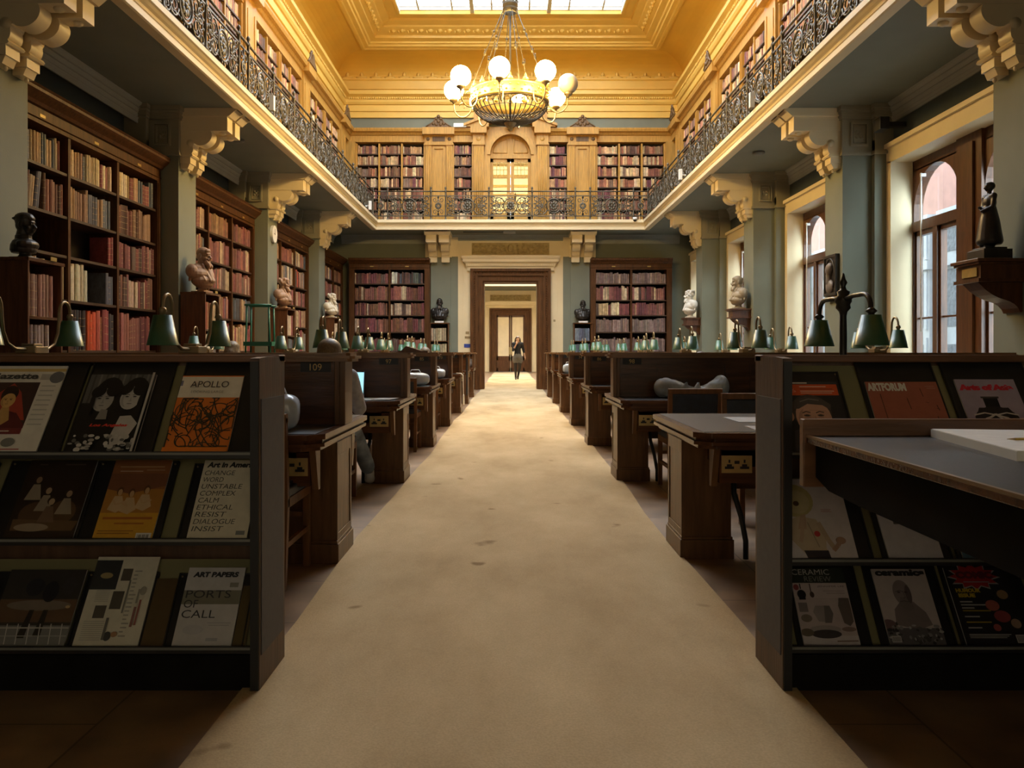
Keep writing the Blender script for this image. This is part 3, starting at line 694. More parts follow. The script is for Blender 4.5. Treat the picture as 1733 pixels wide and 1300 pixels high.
for q in range(6): a = q * PI / 3; b.ball((.13 * math.cos(a), YW - .52, 7.6 + .1 * math.sin(a)), (.07, .05, .07), 8, 6)
b.build('carved_boss', 'crestwood', r)
# ================================================================ gallery railing
def spiral(cx, cz, r, a0, turns, sg, n=22):
    return [(cx + r * (1 - .78 * t / n) * math.cos(a0 + sg * turns * 2 * PI * t / n), 0, cz + r * (1 - .78 * t / n) * math.sin(a0 + sg * turns * 2 * PI * t / n)) for t in range(n + 1)]
def panel_mesh(L, narrow):
    b = MB(); zc = .40; R = .012
    b.box(0, L, -.014, .014, .105, .135); b.box(0, L, -.012, .012, .665, .69); b.tube([(0, 0, .80), (L, 0, .80)], .018, 8)
    c = L / 2
    def ringp(r, z=zc, n=18): return [(c + r * math.cos(2 * PI * i / n), 0, z + r * math.sin(2 * PI * i / n)) for i in range(n)]
    if narrow:
        b.tube([(c, 0, .13), (c, 0, .67)], .012, 6); b.tube(ringp(.085), .013, 6, closed=True)
        for q in range(8): a = q * PI / 4; b.ball((c + .06 * math.cos(a), 0, zc + .06 * math.sin(a)), (.03, .014, .03), 6, 4)
        for s in (-1, 1):
            for u in (-1, 1): b.tube([(c + s * (p[0]), 0, zc + u * p[2]) for p in spiral(.09, .17, .075, PI, 1.2, 1, 14)], .010, 5); b.ball((c, 0, zc + u * .23), (.03, .015, .04), 6, 5)
    else:
        b.tube(ringp(.20), .018, 7, closed=True); b.tube(ringp(.15), .011, 6, closed=True)
        for q in range(8):
            a = q * PI / 4; b.ball((c + .085 * math.cos(a), 0, zc + .085 * math.sin(a)), (.045, .018, .045), 7, 5)
        b.ball((c, 0, zc), (.045, .03, .045), 8, 6)
        for q in range(16): a = q * PI / 8 + .2; b.ball((c + .235 * math.cos(a), 0, zc + .235 * math.sin(a)), (.022, .012, .022), 5, 4)
        for s in (-1, 1):
            for u in (-1, 1):
                for cx, cz, r, a0, tn, sg in ((.34, .12, .13, PI, 1.5, -1), (.46, .05, .11, PI * .5, 1.4, 1), (.52, .19, .075, PI, 1.3, -1)):
                    pts = [(c + s * p[0], 0, zc + u * p[2]) for p in spiral(cx, cz, r, a0, tn, sg)]
                    b.tube(pts, [.014 - .006 * i / len(pts) for i in range(len(pts))], 5)
                for lx, lz in ((.27, .20), (.40, .22), (.33, .02), (.50, .12), (.43, .14), (.56, .06), (.56, .24)):
                    b.ball((c + s * lx, 0, zc + u * lz), (.035, .013, .022), 6, 4)
                b.tube([(c + s * .2, 0, zc + u * .02), (c + s * .38, 0, zc + u * .02), (c + s * .56, 0, zc + u * .0)], .010, 5)
    return b
def post_mesh():
    b = MB()
    b.lathe([(.035, 0), (.035, .03), (.022, .05), (.022, .10), (.034, .12), (.022, .15), (.018, .35), (.026, .39), (.026, .42), (.018, .46), (.020, .64), (.034, .67), (.022, .70), (.022, .77), (.034, .80), (.024, .83), (.014, .85), (.030, .88), (.026, .905), (.012, .925), (0, .935)], 10)
    return b
WL, NL = 1.2633, .42
wide = panel_mesh(WL - .05, False).build('panel', 'iron'); narrow = panel_mesh(NL - .05, True).build('panel', 'iron'); post = post_mesh().build('post', 'iron')
protos = [wide, narrow, post]
def rail(name, label, start, ux, pattern):
    """pattern: widths along the run"""
    root = thing(name, label, 'railing', (start[0], start[1], 4.728), 0 if ux[0] else PI / 2, 'iron gallery railings')
    x = 0
    for i, w in enumerate(pattern + [None]):
        p = post.copy(); COL.objects.link(p); p.parent = root; p.location = (x, 0, 0)
        if w is None: break
        q = (wide if w > .8 else narrow).copy(); COL.objects.link(q); q.parent = root; q.location = (x + .025, 0, 0)
        q.scale = ((w - .05) / ((WL if w > .8 else NL) - .05), 1, 1); x += w
# side runs: three wide panels and a narrow one to every bay, the narrow one over each pillar
RX = 3.80
ystart = PIL[0] + PW / 2 - NL / 2 - 3 * WL
side = [WL, WL, WL, NL] * 4 + [WL, WL - .13]
tot = sum(side)
yend = FY + .09
side[-1] += yend - (ystart + tot)
rail('gallery_railing', 'scrolled bronze iron railing of the gallery over the bookcase wall', (-RX, ystart), (0, 1), side)
rail('gallery_railing', 'scrolled bronze iron railing of the gallery over the window wall', (RX, ystart), (0, 1), side)
mid = [.40, 1.205, .41, 1.205, 1.205 * .9967, 1.205, .41, 1.205, .40]
k = 2 * RX / sum(mid); rail('gallery_railing', 'scrolled bronze iron railing across the end gallery below the arched door', (-RX, yend), (1, 0), [m * k for m in mid])
for p in protos: bpy.data.objects.remove(p)

# ================================================================ bookcases
PAL_BROWN = [(.16, .07, .035), (.20, .10, .05), (.13, .055, .03), (.26, .15, .08), (.18, .06, .04), (.30, .19, .10), (.10, .045, .03), (.22, .085, .05)]
PAL_TAN = [(.50, .36, .20), (.42, .29, .15), (.56, .44, .27), (.34, .21, .11), (.24, .13, .07), (.62, .52, .36), (.20, .05, .05), (.10, .11, .13)]
PAL_RED = [(.19, .060, .055), (.155, .045, .05), (.23, .085, .065), (.12, .035, .038), (.27, .105, .075), (.20, .07, .062), (.40, .30, .20), (.17, .075, .05), (.10, .06, .045)]
PAL_MIX = [(.23, .05, .05), (.40, .29, .16), (.16, .08, .05), (.60, .53, .42), (.08, .10, .13), (.28, .14, .07), (.05, .05, .05), (.35, .07, .04), (.20, .16, .14), (.30, .20, .11)]
PAL_DARK = [(.03, .035, .04), (.05, .06, .07), (.09, .10, .12), (.05, .03, .03), (.12, .06, .05), (.10, .11, .09)]
PAL_UP = [(.40, .21, .09), (.48, .27, .12), (.28, .13, .06), (.56, .38, .19), (.36, .13, .07), (.24, .09, .05), (.62, .47, .27), (.2, .12, .08)]
PAL_LAW = [(.20, .13, .10), (.24, .16, .13), (.17, .11, .09)]
CN = {}
def cname(c):
    r, g, b = c; mx = max(c)
    if mx < .075: return 'black'
    if r > .5: return 'cream'
    if b >= r * .95: return 'slate blue'
    if r > .30 and g / r > .6: return 'tan'
    if r > .40 and g / r < .35: return 'orange red'
    if g / r < .36: return 'maroon'
    if r > .24: return 'light brown'
    return 'brown'
STUFF = MB()                    # every book past the three hundred that show largest
BOOKS = [0]
def book_unit():
    b = MB(); N = 6
    pr = [(-.5, 1), (-.5, .06)] + [(-.5 + i / N, .06 - .06 * math.sin(PI * i / N)) for i in range(1, N)] + [(.5, .06), (.5, 1)]
    b.prism(pr, 'z', 0, 1)
    # page block set a little below the boards
    return b
_bu = book_unit().build('book', 'bookI'); BOOKMESH = _bu.data; bpy.data.objects.remove(_bu)
ORD = ['first', 'second', 'third', 'fourth', 'fifth', 'sixth', 'seventh', 'eighth', 'ninth', 'tenth'] + ['%dth' % i for i in range(11, 21)] + ['21st', '22nd', '23rd'] + ['%dth' % i for i in range(24, 31)] + ['31st', '32nd', '33rd'] + ['%dth' % i for i in range(34, 60)]
def put_book(T, x, z, th, dp, h, col, lab=None, grp=None, lean=0.0, ydep=.02):
    """T: matrix of the case (local x along the row, y into the case)"""
    if lab:
        o = bpy.data.objects.new('book', BOOKMESH); COL.objects.link(o)
        o.matrix_world = T @ Matrix.Translation((x + (h * math.sin(lean) * .0), ydep, z)) @ Matrix.Rotation(lean, 4, 'Y') @ Matrix.Diagonal((th, dp, h, 1))
        o.color = (col[0], col[1], col[2], 1); tag(o, lab, 'book', grp); BOOKS[0] += 1; return
    q = T @ Matrix.Translation((x, ydep, z))
    pts = [(-.5 * th, dp), (-.5 * th, .012), (-.2 * th, 0), (.2 * th, 0), (.5 * th, .012), (.5 * th, dp)]
    vs = [q @ Vector((p[0], p[1], 0)) for p in pts] + [q @ Vector((p[0], p[1], h)) for p in pts]
    n = 6
    STUFF.add(vs, [(i, (i + 1) % n, n + (i + 1) % n, n + i) for i in range(n)] + [tuple(range(n, 2 * n))], 0, False, col)
def fill_row(T, x0, x1, z, hmax, pal, rng, lab=None, grp=None, fill=1.0, tmin=.02, tmax=.055, hlo=.72, hhi=.96, run=True, dp=.2, start=0.0, lean=0.0):
    ca = math.cos(lean); x = x0 + .004 + start * (x1 - x0); end = x0 + (x1 - x0) * fill - .006; i = 0; col = None; left = 0
    while True:
        if left <= 0:
            col = rng.choice(pal); left = rng.choice([1, 1, 1, 1, 2, 2, 3, 4]) if run else 1; th0 = rng.uniform(tmin, tmax); h0 = rng.uniform(hlo, hhi) * hmax
        left -= 1
        th = th0 * rng.uniform(.85, 1.15); h = h0 * rng.uniform(.96, 1.01)
        if x + th / ca + h * math.sin(lean) > end: break
        jj = rng.uniform(.85, 1.45); c = tuple(max(.01, k * jj * rng.uniform(.93, 1.07)) for k in col)
        put_book(T, x + th / 2 * ca, z + th / 2 * math.sin(lean), th * .94, dp * rng.uniform(.92, 1.0), h, c, lab(i, c) if lab else None, grp, lean, ydep=.015 + rng.uniform(0, .02))
        x += th / ca; i += 1
    return i
SHELF_Z = [.62, 1.10, 1.655, 2.135, 2.565, 3.035]
TOP_OPEN = 3.43
def bookcase(label, origin, rz, Wd, cols, wood_m='bcwood', zs=None, top=TOP_OPEN, D=.36, h_cor=.32, base=0.0, name='bookcase', group=None, stile=.10, plates=True, cor=True):
    """local x along the row, y into the case, face at y = 0"""
    zs = zs or SHELF_Z
    r = thing(name, label, 'bookcase', origin, rz, group)
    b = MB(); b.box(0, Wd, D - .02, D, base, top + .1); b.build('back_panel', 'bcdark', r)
    for a in (0, Wd - stile):
        b = MB(); b.box(a, a + stile, -.02, D - .02, base, top); b.box(a + .02, a + stile - .02, -.03, -.02, base + .2, top - .03)
        b.build('side_panel', wood_m, r)
    b = MB(); b.box(stile, Wd - stile, 0, D - .02, base, zs[0] - .03); b.box(stile, Wd - stile, -.02, 0, base, base + .12); b.build('plinth', wood_m, r)
    if cor:
        b = MB(); b.prism([(D, top), (-.02, top), (-.02, top + .04), (-.035, top + .05), (-.02, top + .06), (-.02, top + h_cor - .16), (-.05, top + h_cor - .15), (-.07, top + h_cor - .12), (-.13, top + h_cor - .07), (-.15, top + h_cor - .05), (-.15, top + h_cor - .02), (-.17, top + h_cor), (D, top + h_cor)], 'x', -.0, Wd + .0)
        cn = b.build('cornice', wood_m, r)
        if plates:
            cw = (Wd - 2 * stile) / cols
            for i in range(cols):
                xm = stile + cw * (i + .5); b = MB(); b.box(xm - .05, xm + .05, -.024, -.019, top + .075, top + .105); b.build('label_plate', 'gilt', cn)
    cw = (Wd - 2 * stile - (cols - 1) * .05) / cols; xs = []
    for i in range(cols):
        xa = stile + i * (cw + .05); xs.append((xa, xa + cw))
        if i: b = MB(); b.box(xa - .05, xa, -.005, D - .02, zs[0] - .03, top); b.build('upright', wood_m, r)
    for z in zs:
        for xa, xb in xs: b = MB(); b.box(xa, xb, .005, D - .02, z - .03, z); b.build('shelf', 'shelfwood', r)
    return r, Matrix.Translation(origin) @ Matrix.Rotation(rz, 4, 'Z'), xs
ROWN = {5: 'top shelf', 4: 'second shelf', 3: 'third shelf', 2: 'fourth shelf', 1: 'fifth shelf'}
COLN = ['left', 'middle', 'right']
CASEN = ['case beside bronze head', 'case behind green steps']
side_pals = {5: PAL_TAN, 4: PAL_TAN, 3: PAL_MIX, 2: PAL_RED, 1: PAL_RED}
for k, (y0, y1) in enumerate(BAYS):
    rng = random.Random(40 + k)
    y1b = y1 - .02
    lbls = ['tall dark wooden bookcase between pillars, two empty compartments, next to the bronze head',
            'dark wooden bookcase full of old volumes behind the bearded terracotta bust',
            'dark wooden bookcase of red volumes beyond the pillar with the wall clock',
            'farthest dark wooden bookcase of the side wall, in the corner']
    r, T, xs = bookcase(lbls[k], (-4.86, y0 + .02, 0), PI / 2, y1b - y0 - .02, 3, group='bookcases along the side wall')
    for ci, (xa, xb) in enumerate(xs):
        for ri in (5, 4, 3, 2, 1, 0):
            z = SHELF_Z[ri]; hm = (SHELF_Z[ri + 1] if ri < 5 else TOP_OPEN) - z - .05
            pal = side_pals.get(ri, PAL_BROWN)
            if k == 0 and ci == 2: pal = PAL_TAN if ri == 5 else (PAL_BROWN if ri >= 4 else PAL_RED)
            if k > 0: pal = rng.choice([PAL_BROWN, PAL_TAN, PAL_RED, PAL_RED, PAL_MIX])
            fill, start = rng.choice([1, 1, .98, .93]), 0.0
            args = [(fill, start, pal)]; lean = 0
            if k == 0:
                if (ci, ri) == (0, 3): args = [(.14, .0, [(.6, .55, .45)])]
                elif (ci, ri) == (1, 3): args = [(1.0, .86, [(.22, .05, .045), (.2, .045, .04)])]
                elif (ci, ri) == (1, 2): args = [(.42, .0, [(.55, .47, .33), (.6, .55, .45), (.5, .15, .04), (.58, .5, .36)]), (1.0, .80, PAL_DARK[1:3])]
                elif (ci, ri) == (0, 2): args = [(1.0, .0, [(.42, .3, .15), (.36, .25, .12)])]
                elif (ci, ri) == (0, 1): args = [(1.0, 0, PAL_DARK)]
                elif (ci, ri) == (1, 1): args = [(.40, 0, PAL_DARK[:4]), (.60, .40, [(.50, .085, .03), (.55, .10, .035)]), (1, .60, PAL_MIX)]
            if k == 0 and (ci, ri) == (0, 4): args = [(.62, 0, PAL_BROWN + PAL_TAN), (1, .62, PAL_BROWN)]
            cnt = 0
            for fill, start, pal in args:
                indiv = ri >= 1 and (k == 0 or (k == 1 and BOOKS[0] < 282))
                if indiv:
                    def lab(i, c, base=cnt, ri=ri, ci=ci, k=k): return '%s book, %s on %s, %s column, %s' % (cname(c), ORD[base + i], ROWN[ri], COLN[ci], CASEN[k])
                else: lab = None
                big = {1: (.03, .065), 2: (.028, .06), 3: (.028, .06)}.get(ri, (.026, .052))
                if k == 0: big = (big[0] * 1.2, big[1] * 1.25)
                if k == 1: big = (big[0] * 1.2, big[1] * 1.2)
                cnt += fill_row(T, xa, xb, z, min(hm, {5: .37, 4: .41, 3: .38, 2: .43, 1: .50}.get(ri, .42)), pal, rng, lab, 'books in the side bookcases' if lab else None, fill, big[0], big[1], .80, .99, True, .24, start, .14 if (k == 0 and (ci, ri) == (0, 4) and start == 0) else 0.0)
# end wall bookcases
for s, lb in ((-1, 'dark wooden bookcase of red volumes on the end wall, left of the doorway'), (1, 'dark wooden bookcase of matched sets on the end wall, right of the doorway')):
    x0, x1 = (-4.60, -2.30) if s < 0 else (2.28, 4.60)
    r, T, xs = bookcase(lb, (x0, YW - .42, 0), 0, x1 - x0, 2, group='end wall bookcases', stile=.15, D=.40)
    rng = random.Random(70 + s)
    for ci, (xa, xb) in enumerate(xs):
        for ri in range(6):
            z = SHELF_Z[ri]; hm = (SHELF_Z[ri + 1] if ri < 5 else TOP_OPEN) - z - .05
            pal = (PAL_RED + PAL_BROWN[:3]) if s < 0 else (PAL_LAW if ri in (5, 2, 1) else PAL_RED + PAL_TAN[:3])
            if s < 0 and ri == 5: pal = PAL_RED if ci == 0 else PAL_DARK + [(.6, .55, .45)]
            fill_row(T, xa, xb, z, min(hm, .42), pal, rng, None, None, 1.0, .028, .06, .78, .97, True, .26)
# gallery cases on the end wall
ZU = [4.80, 5.16, 5.49, 5.81, 6.125, 6.45, 6.77]
def upper(label, origin, rz, Wd, cols, rng, D=.26, rows=None, stile=.05):
    r, T, xs = bookcase(label, origin, rz, Wd, cols, 'galwood', ZU, 7.06, D, .05, 4.72, 'gallery_bookcase', 'gallery bookcases', stile, False, False)
    for xa, xb in xs:
        for ri, z in enumerate(ZU):
            if rows and ri not in rows: continue
            hm = (ZU[ri + 1] if ri < 6 else 7.06) - z - .03
            fill_row(T, xa, xb, z, hm, PAL_UP + rng.choice([PAL_RED[:2], PAL_TAN[:2], PAL_BROWN]), rng, None, None, rng.choice([1, 1, 1, .96]), .022, .048, .74, .97, True, .18)
rng = random.Random(5)
upper('oak gallery bookcase of three columns, end wall left of the arched door', (-4.44, YW - .28, 0), 0, 2.0, 3, rng)
upper('oak gallery bookcase of three columns, end wall right of the arched door', (2.44, YW - .28, 0), 0, 2.0, 3, rng)
upper('narrow oak gallery bookcase of stacked boxes just left of the arched door', (-1.67, YW - .28, 0), 0, .61, 1, rng)
upper('narrow oak gallery bookcase just right of the arched door', (1.06, YW - .28, 0), 0, .61, 1, rng)
spots = [(10.85, 12.5), (12.56, 14.2), (14.9, 16.5), (16.56, 18.2), (18.9, 20.5), (20.56, 22.25)]
nm = ['first', 'second', 'third', 'fourth', 'fifth', 'sixth', 'seventh']
for i, (a, c) in enumerate(spots):
    upper('oak gallery bookcase above the bookcase wall, %s from the near end' % nm[i], (-4.62, a, 0), PI / 2, c - a, 2, rng, rows=(3, 4, 5, 6))
    upper('oak gallery bookcase above the window wall, %s from the near end' % nm[i], (4.62, c, 0), -PI / 2, c - a, 2, rng, rows=(3, 4, 5, 6))

# ================================================================ small cabinets of volumes on the pillars, busts
def cabinet(label, origin, rz, Wd, D=.34, top=1.915, zs=(.10, .55, .98, 1.40), group='small bookcases under the busts'):
    r = thing('small_bookcase', label, 'bookcase', origin, rz, group)
    b = MB(); b.box(0, .025, 0, D, 0, top - .03); b.build('side_panel', 'dwood', r)
    b = MB(); b.box(Wd - .025, Wd, 0, D, 0, top - .03); b.build('side_panel', 'dwood', r)
    b = MB(); b.box(.025, Wd - .025, D - .015, D, 0, top - .03); b.build('back_panel', 'bcdark', r)
    b = MB(); b.box(-.015, Wd + .015, -.015, D + .0, top - .03, top); b.build('top', 'dwoodh', r)
    for z in zs: b = MB(); b.box(.025, Wd - .025, .005, D - .015, z - .025, z); b.build('shelf', 'dwoodh', r)
    return r, Matrix.Translation(origin) @ Matrix.Rotation(rz, 4, 'Z')
cl = ['dark small bookcase of brown ribbed volumes carrying the dark bronze head', 'dark small bookcase carrying the bearded terracotta bust', 'dark small bookcase carrying the terracotta bust with lowered head', 'dark small bookcase carrying the pale bust near the corner']
for k, y in enumerate(PIL):
    r, T = cabinet(cl[k], (-4.23, y, 0), PI / 2, .56)
    rng = random.Random(90 + k)
    for z, hm, f, sn in ((1.40, .40, .94 if k == 0 else 1, 'upper'), (.98, .37, .72 if k == 0 else 1, 'lower'), (.55, .36, 1, ''), (.10, .38, 1, '')):
        lab = None
        if k == 0 and sn:
            def lab(i, c, sn=sn): return 'brown ribbed volume, %s on the %s shelf under the dark bronze head' % (ORD[i], sn)
        fill_row(T, .03, .53, z, hm, [[(.27, .14, .10)], PAL_MIX, PAL_RED, [(.4, .3, .2)]][k] if z == 1.40 else [[(.30, .22, .20)], PAL_MIX, PAL_DARK, PAL_RED][k], rng, lab, 'volumes under the bronze head' if lab else None, f, .055, .062, .95, .97, True, .22)
    b = MB(); b.box(-.05, .05, 0, .006, 0, .035); tag(b.build('name_plate', 'gilt', None, (-4.20, y + .36, 1.9155), (0, 0, PI / 2)), 'small gilt plate on the small bookcase below the %s' % ['dark bronze head', 'bearded terracotta bust', 'terracotta bust with lowered head', 'pale corner bust'][k], 'plate')
for s in SIDES:
    x0 = (-2.30 if s < 0 else 1.80); 
    r, T = cabinet('small dark bookcase against the end wall pillar %s of the doorway, under a black bust' % ('left' if s < 0 else 'right'), (x0, YW - .47, 0), 0, .54, zs=(.10, .55, .98, 1.40))
    rng = random.Random(97 + s)
    for z, hm in ((1.40, .40), (.98, .37), (.55, .36), (.10, .38)): fill_row(T, .03, .51, z, hm, [(.34, .27, .17), (.28, .22, .14)] if s < 0 else [(.10, .11, .14), (.2, .21, .24)], rng, None, None, 1, .055, .07, .9, .93, True, .22)
    b = MB(); b.box(-.13, .13, 0, .008, 0, .05); tag(b.build('name_plate', 'paper', None, (x0 + .27, YW - .45, 1.9155)), 'cream label under the black bust %s of the doorway' % ('left' if s < 0 else 'right'), 'plate')
o = STUFF.build('books', 'bookS'); tag(o, 'rows of old leather and cloth books filling the farther bookcases', 'books', None, 'stuff')

def bust(name, label, mat_, loc, rz, kind=0, sc=1.0, grp=None):
    """portrait bust facing local +x, standing on z = 0"""
    r = thing(name, label, 'bust', loc, rz, grp)
    b = MB(); hz = .31 if kind == 0 else .45; x0 = .0 if kind == 0 else .02
    def B(x, y, z, rr, n=12): b.ball((x + x0, y, z + hz), rr, n, 8)
    B(-.012, 0, .045, (.100, .079, .088), 18); B(-.03, 0, .0, (.075, .072, .08), 16)          # skull
    B(.030, 0, -.025, (.062, .058, .075), 16); B(.045, 0, -.085, (.042, .042, .034))           # face, jaw
    b.cap((x0 + .088, 0, hz + .012), (x0 + .120, 0, hz - .032), .009, .016, 8); B(.106, 0, -.036, (.016, .021, .012), 10)
    B(.083, 0, .030, (.020, .052, .013)); B(.072, 0, .068, (.03, .055, .035))
    B(.098, 0, -.062, (.013, .024, .008), 10); B(.094, 0, -.078, (.012, .021, .009), 10)
    for s in (-1, 1):
        B(-.008, s * .080, -.005, (.024, .011, .036), 10); B(.060, s * .043, -.035, (.022, .020, .022), 10); B(.089, s * .030, .006, (.007, .013, .008), 8)
    b.cap((x0 - .02, 0, hz - .05), (x0 - .045, 0, hz - .19), .060, .072, 14)
    if kind == 0:                                                       # soldier's head cut at the collar
        b.lathe([(0, 0), (.12, 0), (.135, .03), (.13, .09), (.105, .14), (0, .19)], 18, (-.02, 0)); b.ball((.02, 0, .09), (.11, .15, .07), 14, 8)
        b.lathe([(0, .13), (.088, .135), (.084, .195), (0, .20)], 16, (-.02, 0)); B(-.01, 0, .085, (.103, .086, .058), 16); B(.10, 0, -.05, (.014, .034, .009), 8)
        for q in range(9): B(.02 - .025 * q * .6, .02 * math.sin(q * 2.1), .12 - .006 * q, (.03, .05, .018), 8)
    else:
        for (x, y, z, rr) in ((-.04, 0, .27, (.11, .19, .08)), (-.02, 0, .18, (.15, .22, .12)), (.01, 0, .10, (.145, .19, .10)), (.02, 0, .05, (.12, .14, .06))): b.ball((x, y, z), rr, 18, 10)
        for s in (-1, 1):
            b.ball((-.05, s * .17, .23), (.09, .075, .10), 12, 8); b.cap((.05, s * .065, .32), (.15, s * .03, .10), .02, .026, 8); b.cap((.0, s * .13, .30), (.12, s * .10, .10), .022, .02, 8); b.cap((-.09, s * .15, .28), (-.06, s * .20, .10), .02, .02, 8)
        b.cap((.10, 0, .24), (.15, 0, .10), .03, .03, 8)
        if kind in (1, 2):
            for q in range(9): a = q * .7; B(.075 + .02 * math.sin(a * 1.3), -.04 + .01 * q, -.10 - .025 * (q % 3), (.032, .020, .034), 8)
            B(.075, 0, -.125, (.040, .040, .055)); B(.10, 0, -.052, (.018, .046, .014), 10)
        if kind == 2:
            for q in range(22): a = q * 2.4; B(-.035 + .075 * math.cos(a), .080 * math.sin(a), .05 + .045 * math.sin(q * 1.7), .034, 8)
        if kind == 3:
            for q in range(14): a = q * 2.4; B(-.03 + .07 * math.cos(a), .075 * math.sin(a), .08 + .03 * math.sin(q * 1.7), .03, 8)
    o1 = b.build('portrait_head', mat_, r, voxel=.0065, smooth_it=2)
    b = MB(); b.box(-.12, .10, -.10, .10, -.075, -.045); b.lathe([(0, -.05), (.085, -.05), (.06, -.02), (.065, .03), (0, .04)], 18)
    o2 = b.build('socle', mat_, r, bevel=.004)
    for c in (o1, o2): c.location = (0, 0, .075)
    r.scale = (sc, sc, sc)
    return r
bust('bust', 'dark bronze head of a capped man in profile on the nearest pillar bookcase', 'bronze', (-4.40, 7.50, 1.915), -.05, 0, .82)
bust('bust', 'brown terracotta bust of a bald bearded man on a small bookcase', 'terracotta', (-4.37, 11.74, 1.915), -.3, 1, 1.0)
bust('bust', 'brown terracotta bust with lowered bearded head on a small bookcase below the clock', 'terracotta', (-4.37, 15.96, 1.915), -.3, 2, .92)
bust('bust', 'pale stone bust of a bearded man on the small bookcase nearest the corner', 'marble', (-4.35, 20.14, 1.915), -.4, 2, .92)
bust('bust', 'small black bronze bust before the grey pillar left of the doorway', 'bronze', (-2.03, YW - .31, 1.915), -PI / 2, 1, 1.08)
bust('bust', 'black bronze bust before the grey pillar right of the doorway', 'bronze', (2.07, YW - .31, 1.915), -PI / 2 + .1, 1, 1.0)
# ================================================================ chandelier
CX, CY = -.005, 13.5
def chandelier(loc, label, dim=None, sc=1.0, gm='globe'):
    r = thing('chandelier', label, 'chandelier', loc)
    # origin: centre of the bowl rim
    RR = .61
    b = MB(); N = 40
    for i in range(N):
        a = 2 * PI * i / N; pts = []
        for t in range(9):
            u = t / 8; rr = RR * math.cos(u * PI / 2 * .93); zz = -.30 * math.sin(u * PI / 2)
            pts.append((rr * math.cos(a), rr * math.sin(a), zz))
        b.tube(pts, .0085, 5)
    for u in (.0, .30, .72):
        rr = RR * math.cos(u * PI / 2 * .93); zz = -.30 * math.sin(u * PI / 2)
        b.tube([(rr * math.cos(2 * PI * k / 48), rr * math.sin(2 * PI * k / 48), zz) for k in range(48)], .007 if u else .02, 5, closed=True)
    for i in range(N):                                  # little arches under the rim
        a0 = 2 * PI * i / N; a1 = 2 * PI * (i + 1) / N; pts = []
        for t in range(7): a = a0 + (a1 - a0) * t / 6; z = -.085 + .06 * math.sin(PI * t / 6); q = RR * (1 - .012); pts.append((q * math.cos(a), q * math.sin(a), z))
        b.tube(pts, .007, 4)
    b.build('bowl', 'iron', r)
    b = MB(); b.lathe([(.62, .0), (.64, .01), (.645, .03), (.625, .05), (.625, .17), (.645, .185), (.645, .205), (.62, .21), (.61, .20), (.61, .0), (.62, .0)], 64)
    for i in range(64):
        a = 2 * PI * i / 64; b.ball((.63 * math.cos(a), .63 * math.sin(a), .11 + .035 * (-1) ** i), (.02, .02, .016), 6, 4)
    for i in range(16):
        a = 2 * PI * i / 16; c, s_ = math.cos(a) * .625, math.sin(a) * .625
        b.ball((c, s_, .235), (.05, .05, .035), 7, 5); b.tube([(c, s_, .22), (c, s_, .29), (c, s_, .33)], [.03, .022, .002], 6)
    b.build('crown_band', 'gilt', r)
    b = MB(); b.lathe([(0, -.44), (.02, -.43), (.05, -.40), (.03, -.38), (.08, -.345), (.10, -.31), (.11, -.28), (.03, -.26), (0, -.26)], 16); b.build('finial', 'oldbrass', r)
    for i in range(8):
        a = math.radians(-100 + 45 * i); u = Vector((math.cos(a), math.sin(a), 0))
        pts = []
        for t in range(15):
            w = t / 14; an = PI * (1 + w * 1.0)
            rr = .79 + .155 * math.cos(an) ; zz = .02 + .19 * math.sin(an)
            pts.append(u * rr + Vector((0, 0, zz if w < .8 else zz)))
        pts = [u * .63 + Vector((0, 0, .06))] + pts + [u * .945 + Vector((0, 0, .09))]
        b = MB(); b.tube(pts, .012, 6)
        v = Vector((-u.y, u.x, 0)); b.tube([u * (.80 + .05 * math.cos(q * .7)) + Vector((0, 0, .02 + .05 * math.sin(q * .7))) for q in range(7)], .008, 5); b.build('arm', 'oldbrass', r)
        c = u * .945
        b = MB(); b.lathe([(0, .06), (.018, .06), (.03, .09), (.06, .10), (.075, .125), (.07, .135), (.045, .145), (0, .145)], 14, (c.x, c.y)); b.build('gallery_cup', 'oldbrass', r)
        b = MB(); b.ball((c.x, c.y, .285), .162, 24, 16); b.build('globe', 'globedim' if i == dim else gm, r)
    b = MB()
    for i in range(8):
        a = math.radians(-100 + 22.5 + 45 * i); u = Vector((math.cos(a), math.sin(a), 0)); P = [u * .615 + Vector((0, 0, .30)), u * .42 + Vector((0, 0, .80)), u * .27 + Vector((0, 0, 1.16)), u * .12 + Vector((0, 0, 1.52))]
        b.tube([u * .615 + Vector((0, 0, .2))] + P, .0075, 5)
        for q in (1, 2): b.ball(P[q], (.022, .022, .035), 8, 6)
        v = Vector((-u.y, u.x, 0)); b.tube([P[1] + v * .03 * math.sin(t) + Vector((0, 0, .05 * math.cos(t) + .02)) for t in [k * .6 for k in range(11)]], .006, 5)
    b.tube([(0, 0, -.28), (0, 0, 1.6)], .016, 8)
    b.build('rods', 'iron', r)
    b = MB(); b.lathe([(.10, 1.49), (.125, 1.50), (.125, 1.56), (.115, 1.58), (.125, 1.60), (.125, 1.66), (.10, 1.67), (.10, 1.49)], 24)
    for i in range(12): a = 2 * PI * i / 12; b.ball((.115 * math.cos(a), .115 * math.sin(a), 1.68), .022, 6, 4)
    for i in range(4): a = PI * i / 2; b.tube([(.115 * math.cos(a), .115 * math.sin(a), 1.66), (.10 * math.cos(a), .10 * math.sin(a), 1.82), (.03 * math.cos(a), .03 * math.sin(a), 1.95), (0, 0, 2.0)], .012, 5)
    b.tube([(.12 * math.cos(2 * PI * k / 20), .12 * math.sin(2 * PI * k / 20), 1.78) for k in range(20)], .010, 5, closed=True)
    b.tube([(0, 0, 1.55), (0, 0, 5.16 / sc if sc == 1 else 3)], .014, 6)
